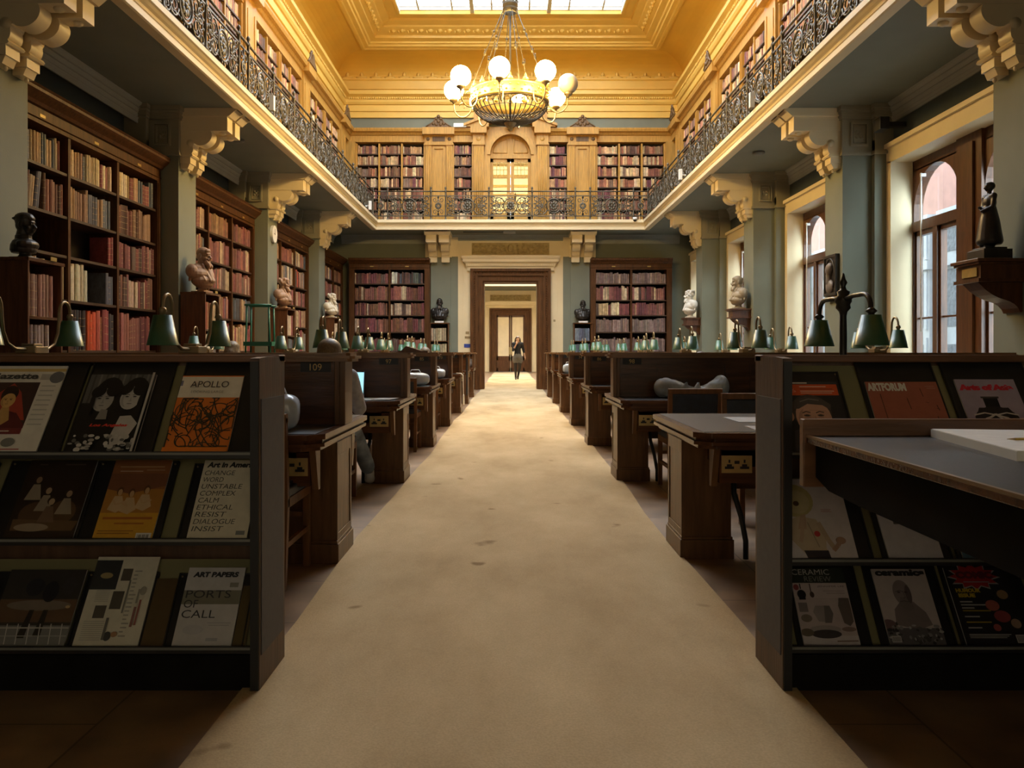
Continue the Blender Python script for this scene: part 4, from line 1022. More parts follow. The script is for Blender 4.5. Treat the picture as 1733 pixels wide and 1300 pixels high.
    b.build('crown_hub', 'iron', r)
    r.scale = (sc, sc, sc)
    return r
chandelier((CX, CY, 5.12), 'great ring chandelier with white globes and pierced metal bowl hung from the skylight', 2)
chandelier((.1, 33.0, 5.6), 'second globe chandelier in the far room, glimpsed through the arched gallery door', None, 1.0, 'globefar')

# ================================================================ reading desks
DP = 2.6
def desk(side, Y, num, label, divider=True, X0=.86):
    """local x from the aisle end outwards (away from the aisle), y along the hall"""
    L = 3.35 if side < 0 else 3.41; s = side
    r = thing('reading_desk', label, 'desk', (s * X0, Y, 0), 0, 'long reading desks')
    def X(x): return s * x
    def bx(b, x0, x1, *a): b.box(*(sorted((X(x0), X(x1)))), *a)
    def slab(b, e, z0, z1):
        c = .07; pts = [(X(-e + .0), -.63 + c - e), (X(c - e), -.63 - e), (X(L), -.63 - e), (X(L), .63 + e), (X(c - e), .63 + e), (X(-e), .63 - c + e)]
        b.prism(pts, 'z', z0, z1)
    b = MB(); slab(b, 0, .675, .70); slab(b, -.018, .655, .675); slab(b, -.005, .640, .657); slab(b, -.03, .62, .64)
    b.build('table_top', 'dwoodh', r, bevel=.005)
    b = MB(); bx(b, .045, L - .04, -.585, -.10, .70, .702); bx(b, .045, L - .04, .10, .585, .70, .702)
    if not divider: bx(b, .045, L - .04, -.10, .10, .70, .702)
    b.build('leather_inlay', 'leather', r)
    b = MB(); bx(b, .16, L - .1, -.46, .46, .52, .62); bx(b, .20, L - .2, -.02, .02, .34, .52); b.build('frieze_rail', 'dwoodh', r)
    for x0, x1 in ((.03, .285), (L - .30, L - .08)):
        b = MB(); bx(b, x0, x1, -.17, .20, .11, .62); bx(b, x0 - .014, x1 + .012, -.185, .215, 0, .10); bx(b, x0 - .007, x1 + .006, -.178, .207, .10, .115)
        bx(b, x0 - .005, x0, -.17, -.14, .115, .62); bx(b, x0 - .005, x0, .17, .20, .115, .62); bx(b, x0 - .005, x0, -.14, .17, .55, .62); bx(b, x0 - .005, x0, -.14, .17, .115, .15)
        b.build('pedestal', 'pedwood', r, bevel=.003)
    ck = .06 if s < 0 else .115
    for y0 in (-1, 1):
        b = MB(); b.prism([(y0 * .50, .62), (y0 * .40, .62), (y0 * .40, .42), (y0 * .435, .42)] , 'x', *sorted((X(ck), X(ck + .03)))); b.build('cheek', 'pedwood', r)
        b = MB(); bx(b, ck + .035, ck + .34, *sorted((y0 * .34, y0 * .46)), .44, .60); bxx = b.build('socket_box', 'dwoodh', r)
        b = MB(); sx0, sx1 = sorted((X(ck + .045), X(ck + .193))); b.box(sx0, sx1, *sorted((y0 * .460, y0 * .466)), .49, .575)
        sk = b.build('socket_plate', 'brass', r)
        b = MB(); yq = sorted((y0 * .466, y0 * .469))
        for cx in (sx0 + .037, sx1 - .037):
            b.box(cx - .004, cx + .004, *yq, .54, .555); b.box(cx - .022, cx + .022, *yq, .51, .522); b.box(cx - .012, cx + .012, *yq, .522, .533)
        b.box((sx0 + sx1) / 2 - .012, (sx0 + sx1) / 2 + .012, *yq, .535, .55)
        b.build('socket_holes', 'black', sk)
    b = MB(); b.tube([(X(.31), -.12, .50), (X(.305), -.15, .34), (X(.33), -.20, .22), (X(.35), -.21, .10), (X(.35), -.21, .006)], .014, 6); b.build('cable_hose', 'black', r)
    if divider:
        b = MB(); bx(b, .03, L, -.028, .028, .70, 1.045)
        for y0, y1 in ((-.045, -.028), (.028, .045)):
            bx(b, .03, L, y0, y1, .70, .75); bx(b, .03, L, y0, y1, .975, 1.045)
            for q in range(4): x = .03 + q * .93; bx(b, x, x + (.36 if q == 0 else .22), y0, y1, .75, .975)
            yy = (-.052, -.045) if y0 < 0 else (.045, .052)
            for q in range(3):
                xa = .03 + q * .93 + (.36 if q == 0 else .22); xb = .03 + (q + 1) * .93
                bx(b, xa - .012, xa, *yy, .745, .985); bx(b, xb, xb + .012, *yy, .745, .985); bx(b, xa, xb, *yy, .973, .985); bx(b, xa, xb, *yy, .745, .757)
        b.build('divider', 'dwoodh', r)
        b = MB(); bx(b, .0, .03, -.10, .10, .70, 1.045); bx(b, .03, .06, -.085, .085, .70, 1.045); b.build('end_post', 'pedwood', r, bevel=.004)
        b = MB(); e = .13
        for o, z0, z1 in ((.015, 1.03, 1.045), (.0, 1.045, 1.06), (.025, 1.06, 1.075)):
            pts = [(X(-.02 - .03 + o), -e + .04), (X(-.0 - .03 + o), -e + o), (X(L), -e + o), (X(L), e - o), (X(-.03 + o), e - o), (X(-.05 + o), e - .04)]
            b.prism(pts, 'z', z0, z1)
        b.build('cap', 'capwood', r, bevel=.003)
        if num:
            b = MB(); x0, x1 = sorted((X(.085), X(.245))); b.box(x0, x1, -.0475, -.045, .975, 1.028); pl = b.build('number_plate', 'black', r)
            lettering(num, 'gold', pl, frame(((x0 + x1) / 2, -.0482, .983), (1, 0, 0), (0, 0, 1)), height=.036, size=.05, align='CENTER')
    return r
LY = [4.4 + DP * i for i in range(7)]; RY = [4.5 + DP * i for i in range(7)]
lnum = ['109', '97', '85', '73', '61', '49', '37']; rnum = ['', '98', '86', '74', '62', '50', '38']
for i, y in enumerate(LY):
    desk(-1, y, lnum[i], 'long wooden reading desk with divider numbered %s, on the side of the busts' % lnum[i])
for i, y in enumerate(RY):
    desk(1, y, rnum[i], 'long wooden reading desk with divider numbered %s, on the window side' % rnum[i] if i else 'flat reading table without divider carrying the tall twin lamp, behind the magazine rack', i > 0, .87)

# ================================================================ lamps
def twin_lamp():
    r = thing('desk_lamp', 'x', 'lamp', (0, 0, 0), 0, 'green shaded twin desk lamps')
    b = MB(); b.box(-.055, .055, -.06, .06, 0, .035); b.box(-.035, .035, -.04, .04, .035, .05); b.build('base', 'oldbrass', r, bevel=.004)
    for s in SIDES:
        pts = [(0, s * .05, .02), (0, s * .15, .022), (0, s * .215, .05), (0, s * .25, .11), (0, s * .262, .18)]
        for t in range(9): a = PI * t / 8; pts.append((0, s * (.265 + .0575 * (1 - math.cos(a))), .225 + .065 * math.sin(a)))
        pts.append((0, s * .38, .20))
        b = MB(); b.tube(pts, .0085, 8); b.lathe([(0, .225), (.014, .222), (.02, .205), (.012, .195), (.016, .18), (0, .178)], 10, (0, s * .38)); b.build('arm', 'oldbrass', r)
        b = MB(); z = .038; b.lathe([(.040, .183), (.043, .185), (.073, z + .003), (.075, z), (.071, z), (.039, .18), (.0, .182)], 28, (0, s * .38)); b.build('shade', 'green', r)
    return r
lamp0 = twin_lamp(); first = [True]
def put_lamp(x, y, label, rz=0):
    loc = (x, y, 1.075)
    if first[0]:
        first[0] = False; lamp0.location = loc; lamp0.rotation_euler = (0, 0, rz); lamp0['label'] = label; return lamp0
    return dup(lamp0, loc, rz, label)
def tenth(i): return ['first', 'second', 'third'][i]
for i, (y, xs) in enumerate(zip(LY, [(1.69, 2.545, 3.4), (1.51,), (1.706, 2.56, 3.53), (1.85, 2.55), (1.80, 2.6), (1.85, 2.6), (1.80, 2.6)])):
    for j, x in enumerate(xs):
        put_lamp(-x, y, '%s green twin lamp from the aisle on the divider of desk %s' % (tenth(j), lnum[i]))
for i, (y, xs) in enumerate(zip(RY, [(), (2.03, 3.15), (2.05, 3.17), (2.07, 3.2), (1.55, 2.35, 3.2), (1.55, 2.35), (1.5, 2.3)])):
    for j, x in enumerate(xs):
        put_lamp(x, y, '%s green twin lamp from the aisle on the divider of desk %s' % (tenth(j), rnum[i]))
# tall twin lamp on the flat table
r = thing('standard_lamp', 'tall dark twin lamp with two green shades and a finial on the flat table', 'lamp', (1.83, 4.55, .702))
b = MB(); b.lathe([(0, 0), (.10, 0), (.10, .02), (.06, .03), (.03, .06), (.022, .10), (.018, .58), (.022, .60), (.04, .62), (.035, .64), (.045, .655), (.045, .68), (.03, .69), (.035, .71), (.018, .72), (.012, .74), (.022, .76), (.012, .78), (.006, .81), (0, .815)], 16); b.build('post', 'bronze', r)
for s in SIDES:
    pts = [(0, 0, .665), (0, s * .14, .68)] + [(0, s * (.26 + .09 * math.sin(PI / 2 * t / 5)), .68 - .08 * (1 - math.cos(PI / 2 * t / 5))) for t in range(6)] + [(0, s * .355, .585)]
    b = MB(); b.tube(pts, .013, 8); b.lathe([(0, .61), (.016, .60), (.03, .585), (.015, .575), (.02, .56), (0, .555)], 12, (0, s * .355)); b.build('arm', 'bronze', r)
    b = MB(); b.lathe([(.045, .565), (.048, .567), (.085, .415), (.087, .412), (.083, .412), (.044, .56), (0, .563)], 28, (0, s * .355)); b.build('shade', 'green', r)

# ================================================================ chairs
def make_chair():
    r = thing('chair', 'x', 'chair', (0, 0, 0), 0, 'oak chairs with navy leather seats')       # faces +y
    w = .205
    b = MB(); N = 10
    for i, (e, z) in enumerate(((.0, .40), (.01, .415), (.012, .44), (.0, .46))):
        pass
    b.box(-w, w, -.20, .22, .41, .455); b.box(-w + .02, w - .02, -.18, .20, .455, .47); b.build('seat', 'blueleather', r, bevel=.012)
    b = MB(); b.box(-w, w, -.205, .225, .365, .41); b.build('seat_frame', 'chairwood', r, bevel=.003)
    for s in SIDES:
        b = MB(); b.prism([(s * w - s * .034, .19), (s * w, .19), (s * w, .225), (s * w - s * .034, .225)], 'z', 0, .365); b.build('leg', 'chairwood', r, bevel=.003)
        b = MB(); x0, x1 = sorted((s * w - s * .032, s * w)); b.prism([(-.26, 0), (-.225, 0), (-.175, .40), (-.215, .78), (-.245, .78), (-.21, .40)], 'x', x0, x1); b.build('leg', 'chairwood', r, bevel=.003)
        b = MB(); b.box(x0 + .006, x1 - .006, -.21, .2, .18, .205); b.build('stretcher', 'chairwood', r)
    b = MB(); b.box(-w + .03, w - .03, .197, .215, .25, .275); b.build('stretcher', 'chairwood', r)
    b = MB(); b.prism([(-.205, .52), (-.19, .52), (-.213, .76), (-.24, .76)], 'x', -w + .032, w - .032); b.build('backrest', 'blueleather', r, bevel=.008)
    b = MB(); b.prism([(-.215, .76), (-.205, .76), (-.21, .80), (-.25, .80), (-.245, .76)], 'x', -w, w); b.build('top_rail', 'chairwood', r, bevel=.004)
    return r
chair0 = make_chair(); cf = [True]
def put_chair(x, y, rz, label):
    if cf[0]: cf[0] = False; chair0.location = (x, y, 0); chair0.rotation_euler = (0, 0, rz); chair0['label'] = label; return
    dup(chair0, (x, y, 0), rz, label)
put_chair(-1.22, 3.98, 0, 'navy chair pushed under the near side of desk 109, aisle seat')
for i, nm_ in ((2, '85'), (3, '73'), (4, '61'), (5, '49')): put_chair(-1.22, LY[i] - .42, 0, 'navy chair at the near side of desk %s, aisle seat' % nm_)
put_chair(-1.36, 5.99, 0, 'navy chair at desk 97 under the person in the grey cardigan')
put_chair(1.41, 6.55, 0, 'dark oak chair seen from behind at desk 98, under the draped bag')
put_chair(1.64, 5.40, PI, 'padded navy chair facing the flat table, beside the dark chair of desk 98')
# ================================================================ magazine racks
SY = 2.66; SV = Vector((0, .584, .812)); SN = Vector((0, -.812, .584))
def slope(x, z, off=0.0): 
    o = Vector((x, SY, z)) + SN * off; return frame(o, (1, 0, 0), SV)
def rack(s, label, zrows, xe, xf, pockets):
    r = thing('magazine_rack', label, 'magazine rack', (0, 0, 0), 0, 'magazine display racks')
    a, c = sorted((s * xe, s * (xe + .03)))
    b = MB(); b.prism([(2.62, 0), (2.62, 1.06), (2.70, 1.065), (2.91, 1.065), (2.91, 0)], 'x', a, c)
    ep = b.build('end_panel', 'rackwood', r, bevel=.003)
    b = MB(); x0, x1 = sorted((s * xe, s * (xe - .003))); b.box(x0, x1, 2.635, 2.885, .115, .93); b.build('grey_facing', 'slate', ep)
    b = MB(); x0, x1 = sorted((s * (xe + .002), s * (xe + .028))); b.box(x0, x1, 2.613, 2.62, 0, 1.05); b.build('black_edge', 'black', ep)
    x0, x1 = sorted((s * (xe + .03), s * xf))
    b = MB(); b.box(x0, x1, 2.885, 2.91, 0, 1.045); b.build('back_panel', 'rackwood', r)
    b = MB(); b.box(x0, x1, 2.64, 2.885, 0, zrows[0] - .02); b.build('plinth', 'dead', r)
    b = MB(); b.box(*sorted((s * (xe - .0), s * xf)), 2.845, 2.925, 1.045, 1.07); b.build('top_rail', 'rackwoodh', r, bevel=.004)
    for i, z in enumerate(zrows):
        zt = (zrows[i + 1] - .03) if i < 2 else 1.04
        ln = min(.385, (zt - z) / .812) if i == 2 else min(.30, (zt - z) / .812)
        b = MB(); b.box(x0, x1, 2.628, 2.70, z - .011, z - .004); b.box(x0, x1, 2.628, 2.634, z - .004, z + .012); b.build('shelf', 'board', r)
        b = MB(); b.box(x0, x1, 2.6265, 2.628, z + .001, z + .009); b.build('label_strip', 'stripmetal', r)
        M0 = slope(0, z, -.012); b = MB(); b.box(x0, x1, 0, ln, -.006, 0)
        o = b.build('backing_board', 'olive', r); o.matrix_local = M0
        for (p0, p1, hh, lift) in pockets[i]:
            b = MB(); b.box(p0, p1, .0, hh, -.008, -.001); b.box(p0, p0 + .006, 0, hh, -.001, .004); b.box(p1 - .006, p1, 0, hh, -.001, .004); b.box(p0, p1, hh - .004, hh, -.001, .003)
            o = b.build('pocket', 'board', r, bevel=.001); o.matrix_local = slope(0, z, lift)
            b = MB()
            for q in (p0 + .012, p1 - .012): b.lathe([(0, .0045), (.003, .004), (.0035, 0), (0, 0)], 8, (q, hh - .012))
            o2 = b.build('stud', 'oldbrass', o)
    return r
LZ = [.132, .476, .752]; RZ = [.134, .412, .752]
rack(-1, 'walnut magazine rack on the bust side of the carpet, three tiers of magazines', LZ, .795, 2.30,
     [[(-1.12, -.86, .245, 0), (-1.43, -1.19, .25, 0), (-1.76, -1.45, .25, 0), (-2.1, -1.8, .25, 0)],
      [(-1.075, -.84, .275, 0), (-1.40, -1.13, .285, 0), (-1.70, -1.40, .285, 0), (-2.05, -1.74, .28, 0)],
      [(-1.122, -.83, .385, 0), (-1.442, -1.155, .385, 0), (-1.83, -1.455, .385, 0), (-2.2, -1.87, .385, 0)]])
rack(1, 'walnut magazine rack on the window side, partly behind the black table', RZ, .862, 2.30,
     [[(.925, 1.165, .285, 0), (1.195, 1.44, .285, 0), (1.455, 1.72, .285, 0), (1.76, 2.02, .28, 0)],
      [(.90, 1.17, .285, 0), (1.20, 1.425, .285, 0), (1.44, 1.70, .285, 0), (1.74, 2.0, .28, 0)],
      [(.90, 1.125, .32, 0), (1.192, 1.455, .385, 0), (1.485, 1.77, .385, 0), (1.80, 2.08, .385, 0)]])

BLK = (.012, .012, .013)
def mag(label, xL, z, w, h, base, art=(), th=.006, off=.0005, name='magazine', rough=.3):
    r = thing(name, label, 'magazine', (0, 0, 0), 0, 'magazines on the racks'); r.matrix_world = slope(xL, z, off)
    b = MB(); b.box(0, w, 0, h, 0, th - .0008); b.build('pages', 'paper', r)
    mats = [C(*base, rough)]; b = MB(); b.box(0, w, 0, h, th - .0008, th); k = 0
    def mi(c):
        m_ = C(*c, rough)
        if m_ not in mats: mats.append(m_)
        return mats.index(m_)
    for a in art:
        if a[0] == 't': continue
        k += 1; zz = th + .00012 * k
        if a[0] == 'r': b.poly([(a[1] * w, a[2] * h, zz), (a[3] * w, a[2] * h, zz), (a[3] * w, a[4] * h, zz), (a[1] * w, a[4] * h, zz)], mi(a[5]))
        elif a[0] == 'p': b.poly([(u * w, v * h, zz) for u, v in a[1]], mi(a[2]))
        elif a[0] == 'e':
            cu, cv, ru, rv = a[1:5]; an = a[6] if len(a) > 6 else 0; pts = []
            for i in range(20):
                t = 2 * PI * i / 20; x, y = ru * w * math.cos(t), rv * h * math.sin(t)
                pts.append((min(w, max(0, cu * w + x * math.cos(an) - y * math.sin(an))), min(h, max(0, cv * h + x * math.sin(an) + y * math.cos(an))), zz))
            b.poly(pts, mi(a[5]))
        elif a[0] == 'l':
            pts = [(u * w, v * h) for u, v in a[1]]; hw = a[2] / 2
            for i in range(len(pts) - 1):
                (x0, y0), (x1, y1) = pts[i], pts[i + 1]; d = math.hypot(x1 - x0, y1 - y0) or 1; nx, ny = -(y1 - y0) / d * hw, (x1 - x0) / d * hw
                b.poly([(x0 + nx, y0 + ny, zz), (x1 + nx, y1 + ny, zz), (x1 - nx, y1 - ny, zz), (x0 - nx, y0 - ny, zz)], mi(a[3]))
    cv = b.build('cover', mats, r)
    for a in art:
        if a[0] == 't':
            k += 1; o = a[7] if len(a) > 7 else {}
            lettering(a[1], C(*a[6], rough), cv, Matrix.Translation((a[2] * w, a[3] * h, th + .00012 * k)), width=a[4] * w if a[4] else None, height=a[5] * h if a[5] else None, **o)
    return r
def face(cu, cv, s, skin, dark, turn=0, tall=1.25):
    """a plain printed face: shaded oval, brows, eyes, nose, mouth"""
    q = lambda u, v: (cu + u * s, cv + v * s)
    sh = tuple(x * .72 for x in skin)
    A = [('e', cu, cv, s, s * tall * .78, skin), ('e', *q(-.42 + turn, -.15), s * .5, s * .6, sh), ('e', *q(.05 + turn * .5, -.05), s * .72, s * .78, skin)]
    for k in (-1, 1):
        x = .38 * k + turn * .4
        A += [('l', [q(x - .24, .22), q(x - .02, .29), q(x + .22, .24)], s * .013, dark), ('e', *q(x, .10), s * .20, s * .09, tuple(v * .78 for v in skin)), ('e', *q(x, .09), s * .15, s * .036, dark), ('l', [q(x - .18, .10), q(x, .14), q(x + .18, .09)], s * .008, dark), ('l', [q(x - .16, .0), q(x, -.03), q(x + .16, .0)], s * .005, tuple(v * .6 for v in skin))]
    A += [('p', [q(.02 + turn, .1), q(.14 + turn, -.25), q(-.04 + turn, -.28)], sh), ('l', [q(-.12 + turn, -.27), q(.04 + turn, -.31), q(.17 + turn, -.26)], s * .010, tuple(x * .45 for x in skin)), ('e', *q(.02 + turn, -.50), s * .25, s * .055, tuple(x * .62 for x in skin)), ('l', [q(-.24 + turn, -.50), q(.02 + turn, -.515), q(.26 + turn, -.49)], s * .009, tuple(x * .3 for x in skin)), ('l', [q(-.12 + turn, -.66), q(.03 + turn, -.69), q(.16 + turn, -.65)], s * .006, sh)]
    return A
rg = random.Random(3)
# ---- bust side, top tier
gaz = [('r', 0, .93, 1, .965, (.62, .45, .16)), ('t', 'Gazette', .10, .83, .60, .075, (.06, .06, .06), dict(bold=.004)), ('r', .72, .83, .84, .90, (.45, .43, .4)), ('e', .92, .86, .09, .07, (.16, .16, .17)),
       ('r', .12, .27, .74, .80, (.05, .025, .02)), ('p', [(.16, .36), (.30, .68), (.43, .79), (.56, .68), (.72, .36)], (.36, .05, .03)), ('e', .43, .66, .10, .10, (.03, .015, .01)), ('p', [(.18, .27), (.28, .44), (.43, .48), (.60, .44), (.74, .30), (.74, .27)], (.12, .02, .02)),
       ('p', [(.37, .34), (.40, .52), (.48, .52), (.54, .36), (.46, .30)], (.50, .30, .10))] + face(.44, .585, .085, (.62, .38, .13), (.05, .02, .01)) + \
      [('r', .12, .20, .74, .265, (.18, .03, .03)), ('r', .15, .228, .60, .240, (.6, .55, .45)), ('l', [(.2, .14), (.26, .09), (.36, .075), (.46, .10), (.5, .15)], .003, (.3, .27, .2)), ('l', [(.24, .14), (.3, .11), (.38, .10), (.44, .13)], .003, (.35, .32, .25)), ('e', .64, .11, .08, .05, (.22, .22, .2)), ('r', .1, .03, .80, .04, (.4, .05, .05))]
for i in range(9): gaz.append(('r', .78, .30 + i * .055, .95, .315 + i * .055, (.5, .48, .44)))
mag('large newspaper with a woman in a red headscarf, top tier, cut by the frame edge', -1.805, LZ[2], .28, .34, (.72, .69, .62), gaz, off=.001, name='newspaper', rough=.55)
G = lambda v: (v, v * .97, v * .92)
two = [('r', 0, .62, 1, 1, G(.12))] + [('r', .06 + .09 * i, .62, .09 + .09 * i, 1, G(.20 if i % 2 else .07)) for i in range(10)]
two += [('e', .36, .66, .24, .30, BLK), ('e', .76, .66, .24, .30, BLK), ('p', [(.04, .0), (.10, .35), (.16, .70), (.5, .72), (.52, .30), (.50, 0)], BLK), ('p', [(.5, .3), (.55, .7), (.98, .72), (.98, .3), (.9, 0), (.5, 0)], BLK),
        ('p', [(.58, .20), (.64, .45), (.80, .46), (.93, .36), (.80, .12), (.62, .08)], G(.52))] + face(.31, .66, .155, G(.40), BLK, .0) + face(.72, .68, .155, G(.50), BLK, .03) + [('e', .22, .76, .12, .07, BLK, .9), ('e', .42, .76, .10, .06, BLK, -.9), ('e', .63, .79, .12, .06, BLK, .9), ('e', .83, .78, .11, .07, BLK, -.9), ('e', .17, .60, .035, .14, BLK), ('e', .89, .60, .04, .16, BLK), ('p', [(.30, .40), (.34, .53), (.44, .52), (.46, .40)], G(.24))]
for i in range(46): two.append(('e', rg.uniform(.05, .95), rg.uniform(.02, .20), rg.uniform(.015, .05), rg.uniform(.01, .03), G(rg.choice([.5, .35, .15, .6]))))
two += [('t', 'Los Angeles', .26, .29, .56, .045, (.72, .05, .04), dict(bold=.004, shear=.25)), ('r', .965, 0, 1, 1, (.55, .53, .5))]
mag('black and white magazine with two dark-haired women cheek to cheek, red title', -1.433, LZ[2], .222, .305, BLK, two)
apo = [('r', 0, .985, 1, 1, (.75, .20, .03)), ('r', 0, .705, 1, .985, (.80, .74, .62)), ('t', 'APOLLO', .18, .82, .62, .085, (.05, .04, .04)), ('t', 'LOOKING LARGE', .22, .745, .52, .032, (.35, .32, .28)), ('r', .0, .86, .035, .93, (.2, .2, .3))]
def curl(n, sd):
    q = random.Random(sd); out = []
    for i in range(n):
        u, v, a = q.uniform(.05, .95), q.uniform(.06, .66), q.uniform(0, 6.28); k = q.uniform(-9, 9); pts = []
        for t in range(13):
            pts.append((min(.99, max(.01, u)), min(.68, max(.07, v)))); u += .035 * math.cos(a); v += .026 * math.sin(a); a += k * .035
        out.append(('l', pts, .0036, (.055, .045, .03)))
    return out
mag('orange magazine covered in dark looping lines under a cream title band', -1.119, LZ[2], .2085, .30, (.72, .20, .035), apo + curl(75, 8) + [('r', 0, 0, 1, .055, (.78, .22, .03))])
# ---- middle tier
fam = [('e', .35, .30, .25, .16, (.10, .055, .03)), ('e', .72, .33, .20, .15, (.11, .06, .03)), ('p', [(.06, .10), (.95, .10), (1, .22), (.05, .24)], (.14, .08, .04)), ('e', .35, .14, .25, .05, (.32, .25, .17))]
for cu, cv, sk in ((.22, .74, (.25, .16, .10)), (.42, .60, (.38, .26, .16)), (.52, .46, (.42, .30, .18)), (.74, .56, (.36, .24, .15))):
    fam += [('p', [(cu - .12, cv - .26), (cu - .05, cv - .06), (cu + .05, cv - .06), (cu + .13, cv - .26)], rg.choice([(.30, .24, .17), (.18, .11, .07), (.24, .20, .15)])), ('e', cu, cv + .012, .062, .052, (.05, .03, .02)), ('e', cu + .008, cv - .004, .042, .042, sk)]
fam += [('r', .16, .93, .28, .945, (.10, .08, .06)), ('r', .55, .93, .85, .945, (.10, .08, .06))]
mag('dark magazine with a dim painted family group, middle tier, nearest the frame edge', -1.632, LZ[1], .225, .285, (.035, .022, .014), fam)
ora = [('r', 0, .30, 1, .62, (.42, .19, .04)), ('r', 0, .0, 1, .32, (.62, .33, .035)), ('r', 0, .80, 1, 1, (.26, .10, .04)), ('p', [(0, .62), (.4, .56), (1, .66), (1, .82), (0, .82)], (.20, .08, .04))]
for cu, cv, sd in ((.24, .58, 1), (.45, .56, -1), (.70, .60, 1)):
    ora += [('p', [(cu - .14, cv - .22), (cu - .07, cv - .05), (cu + .06, cv - .05), (cu + .14, cv - .2), (cu + .02, cv - .26)], (.58, .40, .22)), ('e', cu, cv + .012, .056, .055, (.12, .05, .02)), ('e', cu + .006, cv - .004, .038, .042, (.55, .34, .17)), ('l', [(cu - .08, cv - .1), (cu - .02, cv - .16), (cu + .12 * sd, cv - .12)], .006, (.56, .36, .19))]
ora += [('r', .12, .90, .90, .915, (.42, .26, .14)), ('r', .14, .845, .54, .855, (.55, .45, .33)), ('r', .60, .86, .92, .868, (.45, .32, .2)), ('r', .08, .235, .92, .265, (.42, .14, .03)), ('r', .30, .175, .80, .195, (.42, .15, .03)), ('r', .06, .09, .66, .10, (.3, .12, .03)), ('r', .06, .06, .6, .07, (.3, .12, .03)), ('r', .72, 0, .98, .07, (.75, .72, .66))] + [('r', .75 + .022 * i, .008, .75 + .022 * i + (.012 if i % 3 else .006), .05, BLK) for i in range(9)]
mag('orange and amber magazine with a painted group of figures, centre of the middle tier', -1.344, LZ[1], .192, .285, (.30, .12, .04), ora)
aia = [('t', 'Art in America', .06, .90, .90, .075, (.03, .03, .03), dict(bold=.005, shear=.15))]
for i, wd in enumerate(['CHANGE', 'WORD', 'UNSTABLE', 'COMPLEX', 'CALM', 'ETHICAL', 'RESIST', 'DIALOGUE', 'INSIST']):
    aia.append(('t', wd, .05, .80 - i * .0885, .088 * len(wd), .062, (.085, .085, .07), dict(shear=.12)))
aia += [('e', .90, .83, .05, .04, (.5, .45, .36)), ('r', .80, .05, .95, .10, (.2, .2, .18))]
mag('cream magazine printed with a column of capital words, middle tier by the end panel', -1.041, LZ[1], .193, .285, (.66, .60, .46), aia)
# ---- bottom tier
ph = [('r', 0, .30, 1, .60, (.13, .075, .045)), ('r', 0, 0, 1, .26, (.20, .20, .19)), ('e', .52, .52, .42, .07, (.20, .16, .12)), ('p', [(.36, .1), (.42, .46), (.48, .46), (.46, .1)], (.03, .025, .02)), ('p', [(.56, .12), (.6, .46), (.66, .46), (.66, .12)], (.03, .025, .02)), ('e', .40, .76, .12, .12, (.025, .025, .03)), ('e', .62, .70, .10, .14, (.02, .02, .025)), ('e', .84, .78, .09, .12, (.05, .045, .045)), ('e', .9, .5, .03, .02, (.55, .4, .2))] + [('l', [(.06 + .14 * i, .28), (.10 + .14 * i, .02)], .003, (.55, .53, .5)) for i in range(7)] + [('r', 0, .22, 1, .235, (.5, .48, .44)), ('r', 0, .12, 1, .13, (.4, .39, .36))]
mag('dark magazine with a photograph of a table and legs, bottom tier at the frame edge', -1.69, LZ[0], .255, .255, (.045, .04, .035), ph)
b_ = [('r', 0, .62, .42, .96, (.03, .03, .03)), ('e', .22, .78, .10, .035, (.35, .28, .12))]
for (u0, v0, u1, v1) in ((.46, .72, .62, .86), (.40, .40, .58, .60), (.18, .30, .36, .44)): b_.append(('r', u0, v0, u1, v1, (.09, .075, .055)))
for i in range(17): b_.append(('r', .66, .10 + i * .045, rg.uniform(.72, .78), .115 + i * .045, (.33, .31, .26)))
for i in range(10): b_.append(('r', .08, .06 + i * .022, .40, .068 + i * .022, (.40, .38, .32)))
for i in range(7): b_.append(('r', .14, .48 + i * .02, .36, .487 + i * .02, (.4, .38, .32)))
b_ += [('r', .80, .20, .84, .42, (.26, .12, .1)), ('r', .80, .46, .83, .62, (.3, .28, .22)), ('r', .86, .22, .89, .50, (.3, .1, .08)), ('e', .5, .10, .06, .05, (.05, .05, .05)), ('e', .6, .12, .05, .03, (.35, .2, .1)), ('e', .88, .60, .05, .05, (.3, .28, .22)), ('r', .42, .06, .46, .30, (.15, .14, .12)), ('r', .62, .35, .645, .72, (.2, .19, .16))]
mag('white newspaper page crowded with small pictures and columns, bottom tier', -1.408, LZ[0], .21, .30, (.62, .58, .46), b_, name='newspaper', rough=.6)
mag('plain brown card beside the crowded newspaper page, bottom tier', -1.192, LZ[0], .075, .225, (.10, .065, .03), [], th=.003, name='card')
ap = [('t', 'ART PAPERS', .10, .87, .80, .072, (.03, .03, .035), dict(bold=.006, shear=.12)), ('r', 0, .52, 1, .70, (.20, .19, .14)), ('t', 'PORTS', .05, .60, .78, .10, (.04, .04, .045)), ('t', 'OF', .05, .475, .24, .10, (.04, .04, .045)), ('t', 'CALL', .05, .345, .58, .10, (.04, .04, .045)), ('r', .78, .74, .93, .80, (.25, .24, .2)), ('r', .52, .28, .92, .29, (.35, .34, .36)), ('r', .55, .25, .9, .26, (.35, .34, .36)), ('e', .3, .2, .18, .06, (.46, .45, .46)), ('r', .55, .06, .75, .10, (.36, .36, .38))]
mag('pale magazine with large thin capital lettering, bottom tier by the end panel', -1.089, LZ[0], .191, .262, (.52, .50, .49), ap)
mag('plain brown card tucked beside the pale lettered magazine, bottom tier', -.895, LZ[0], .042, .20, (.10, .07, .03), [], th=.003, name='card')
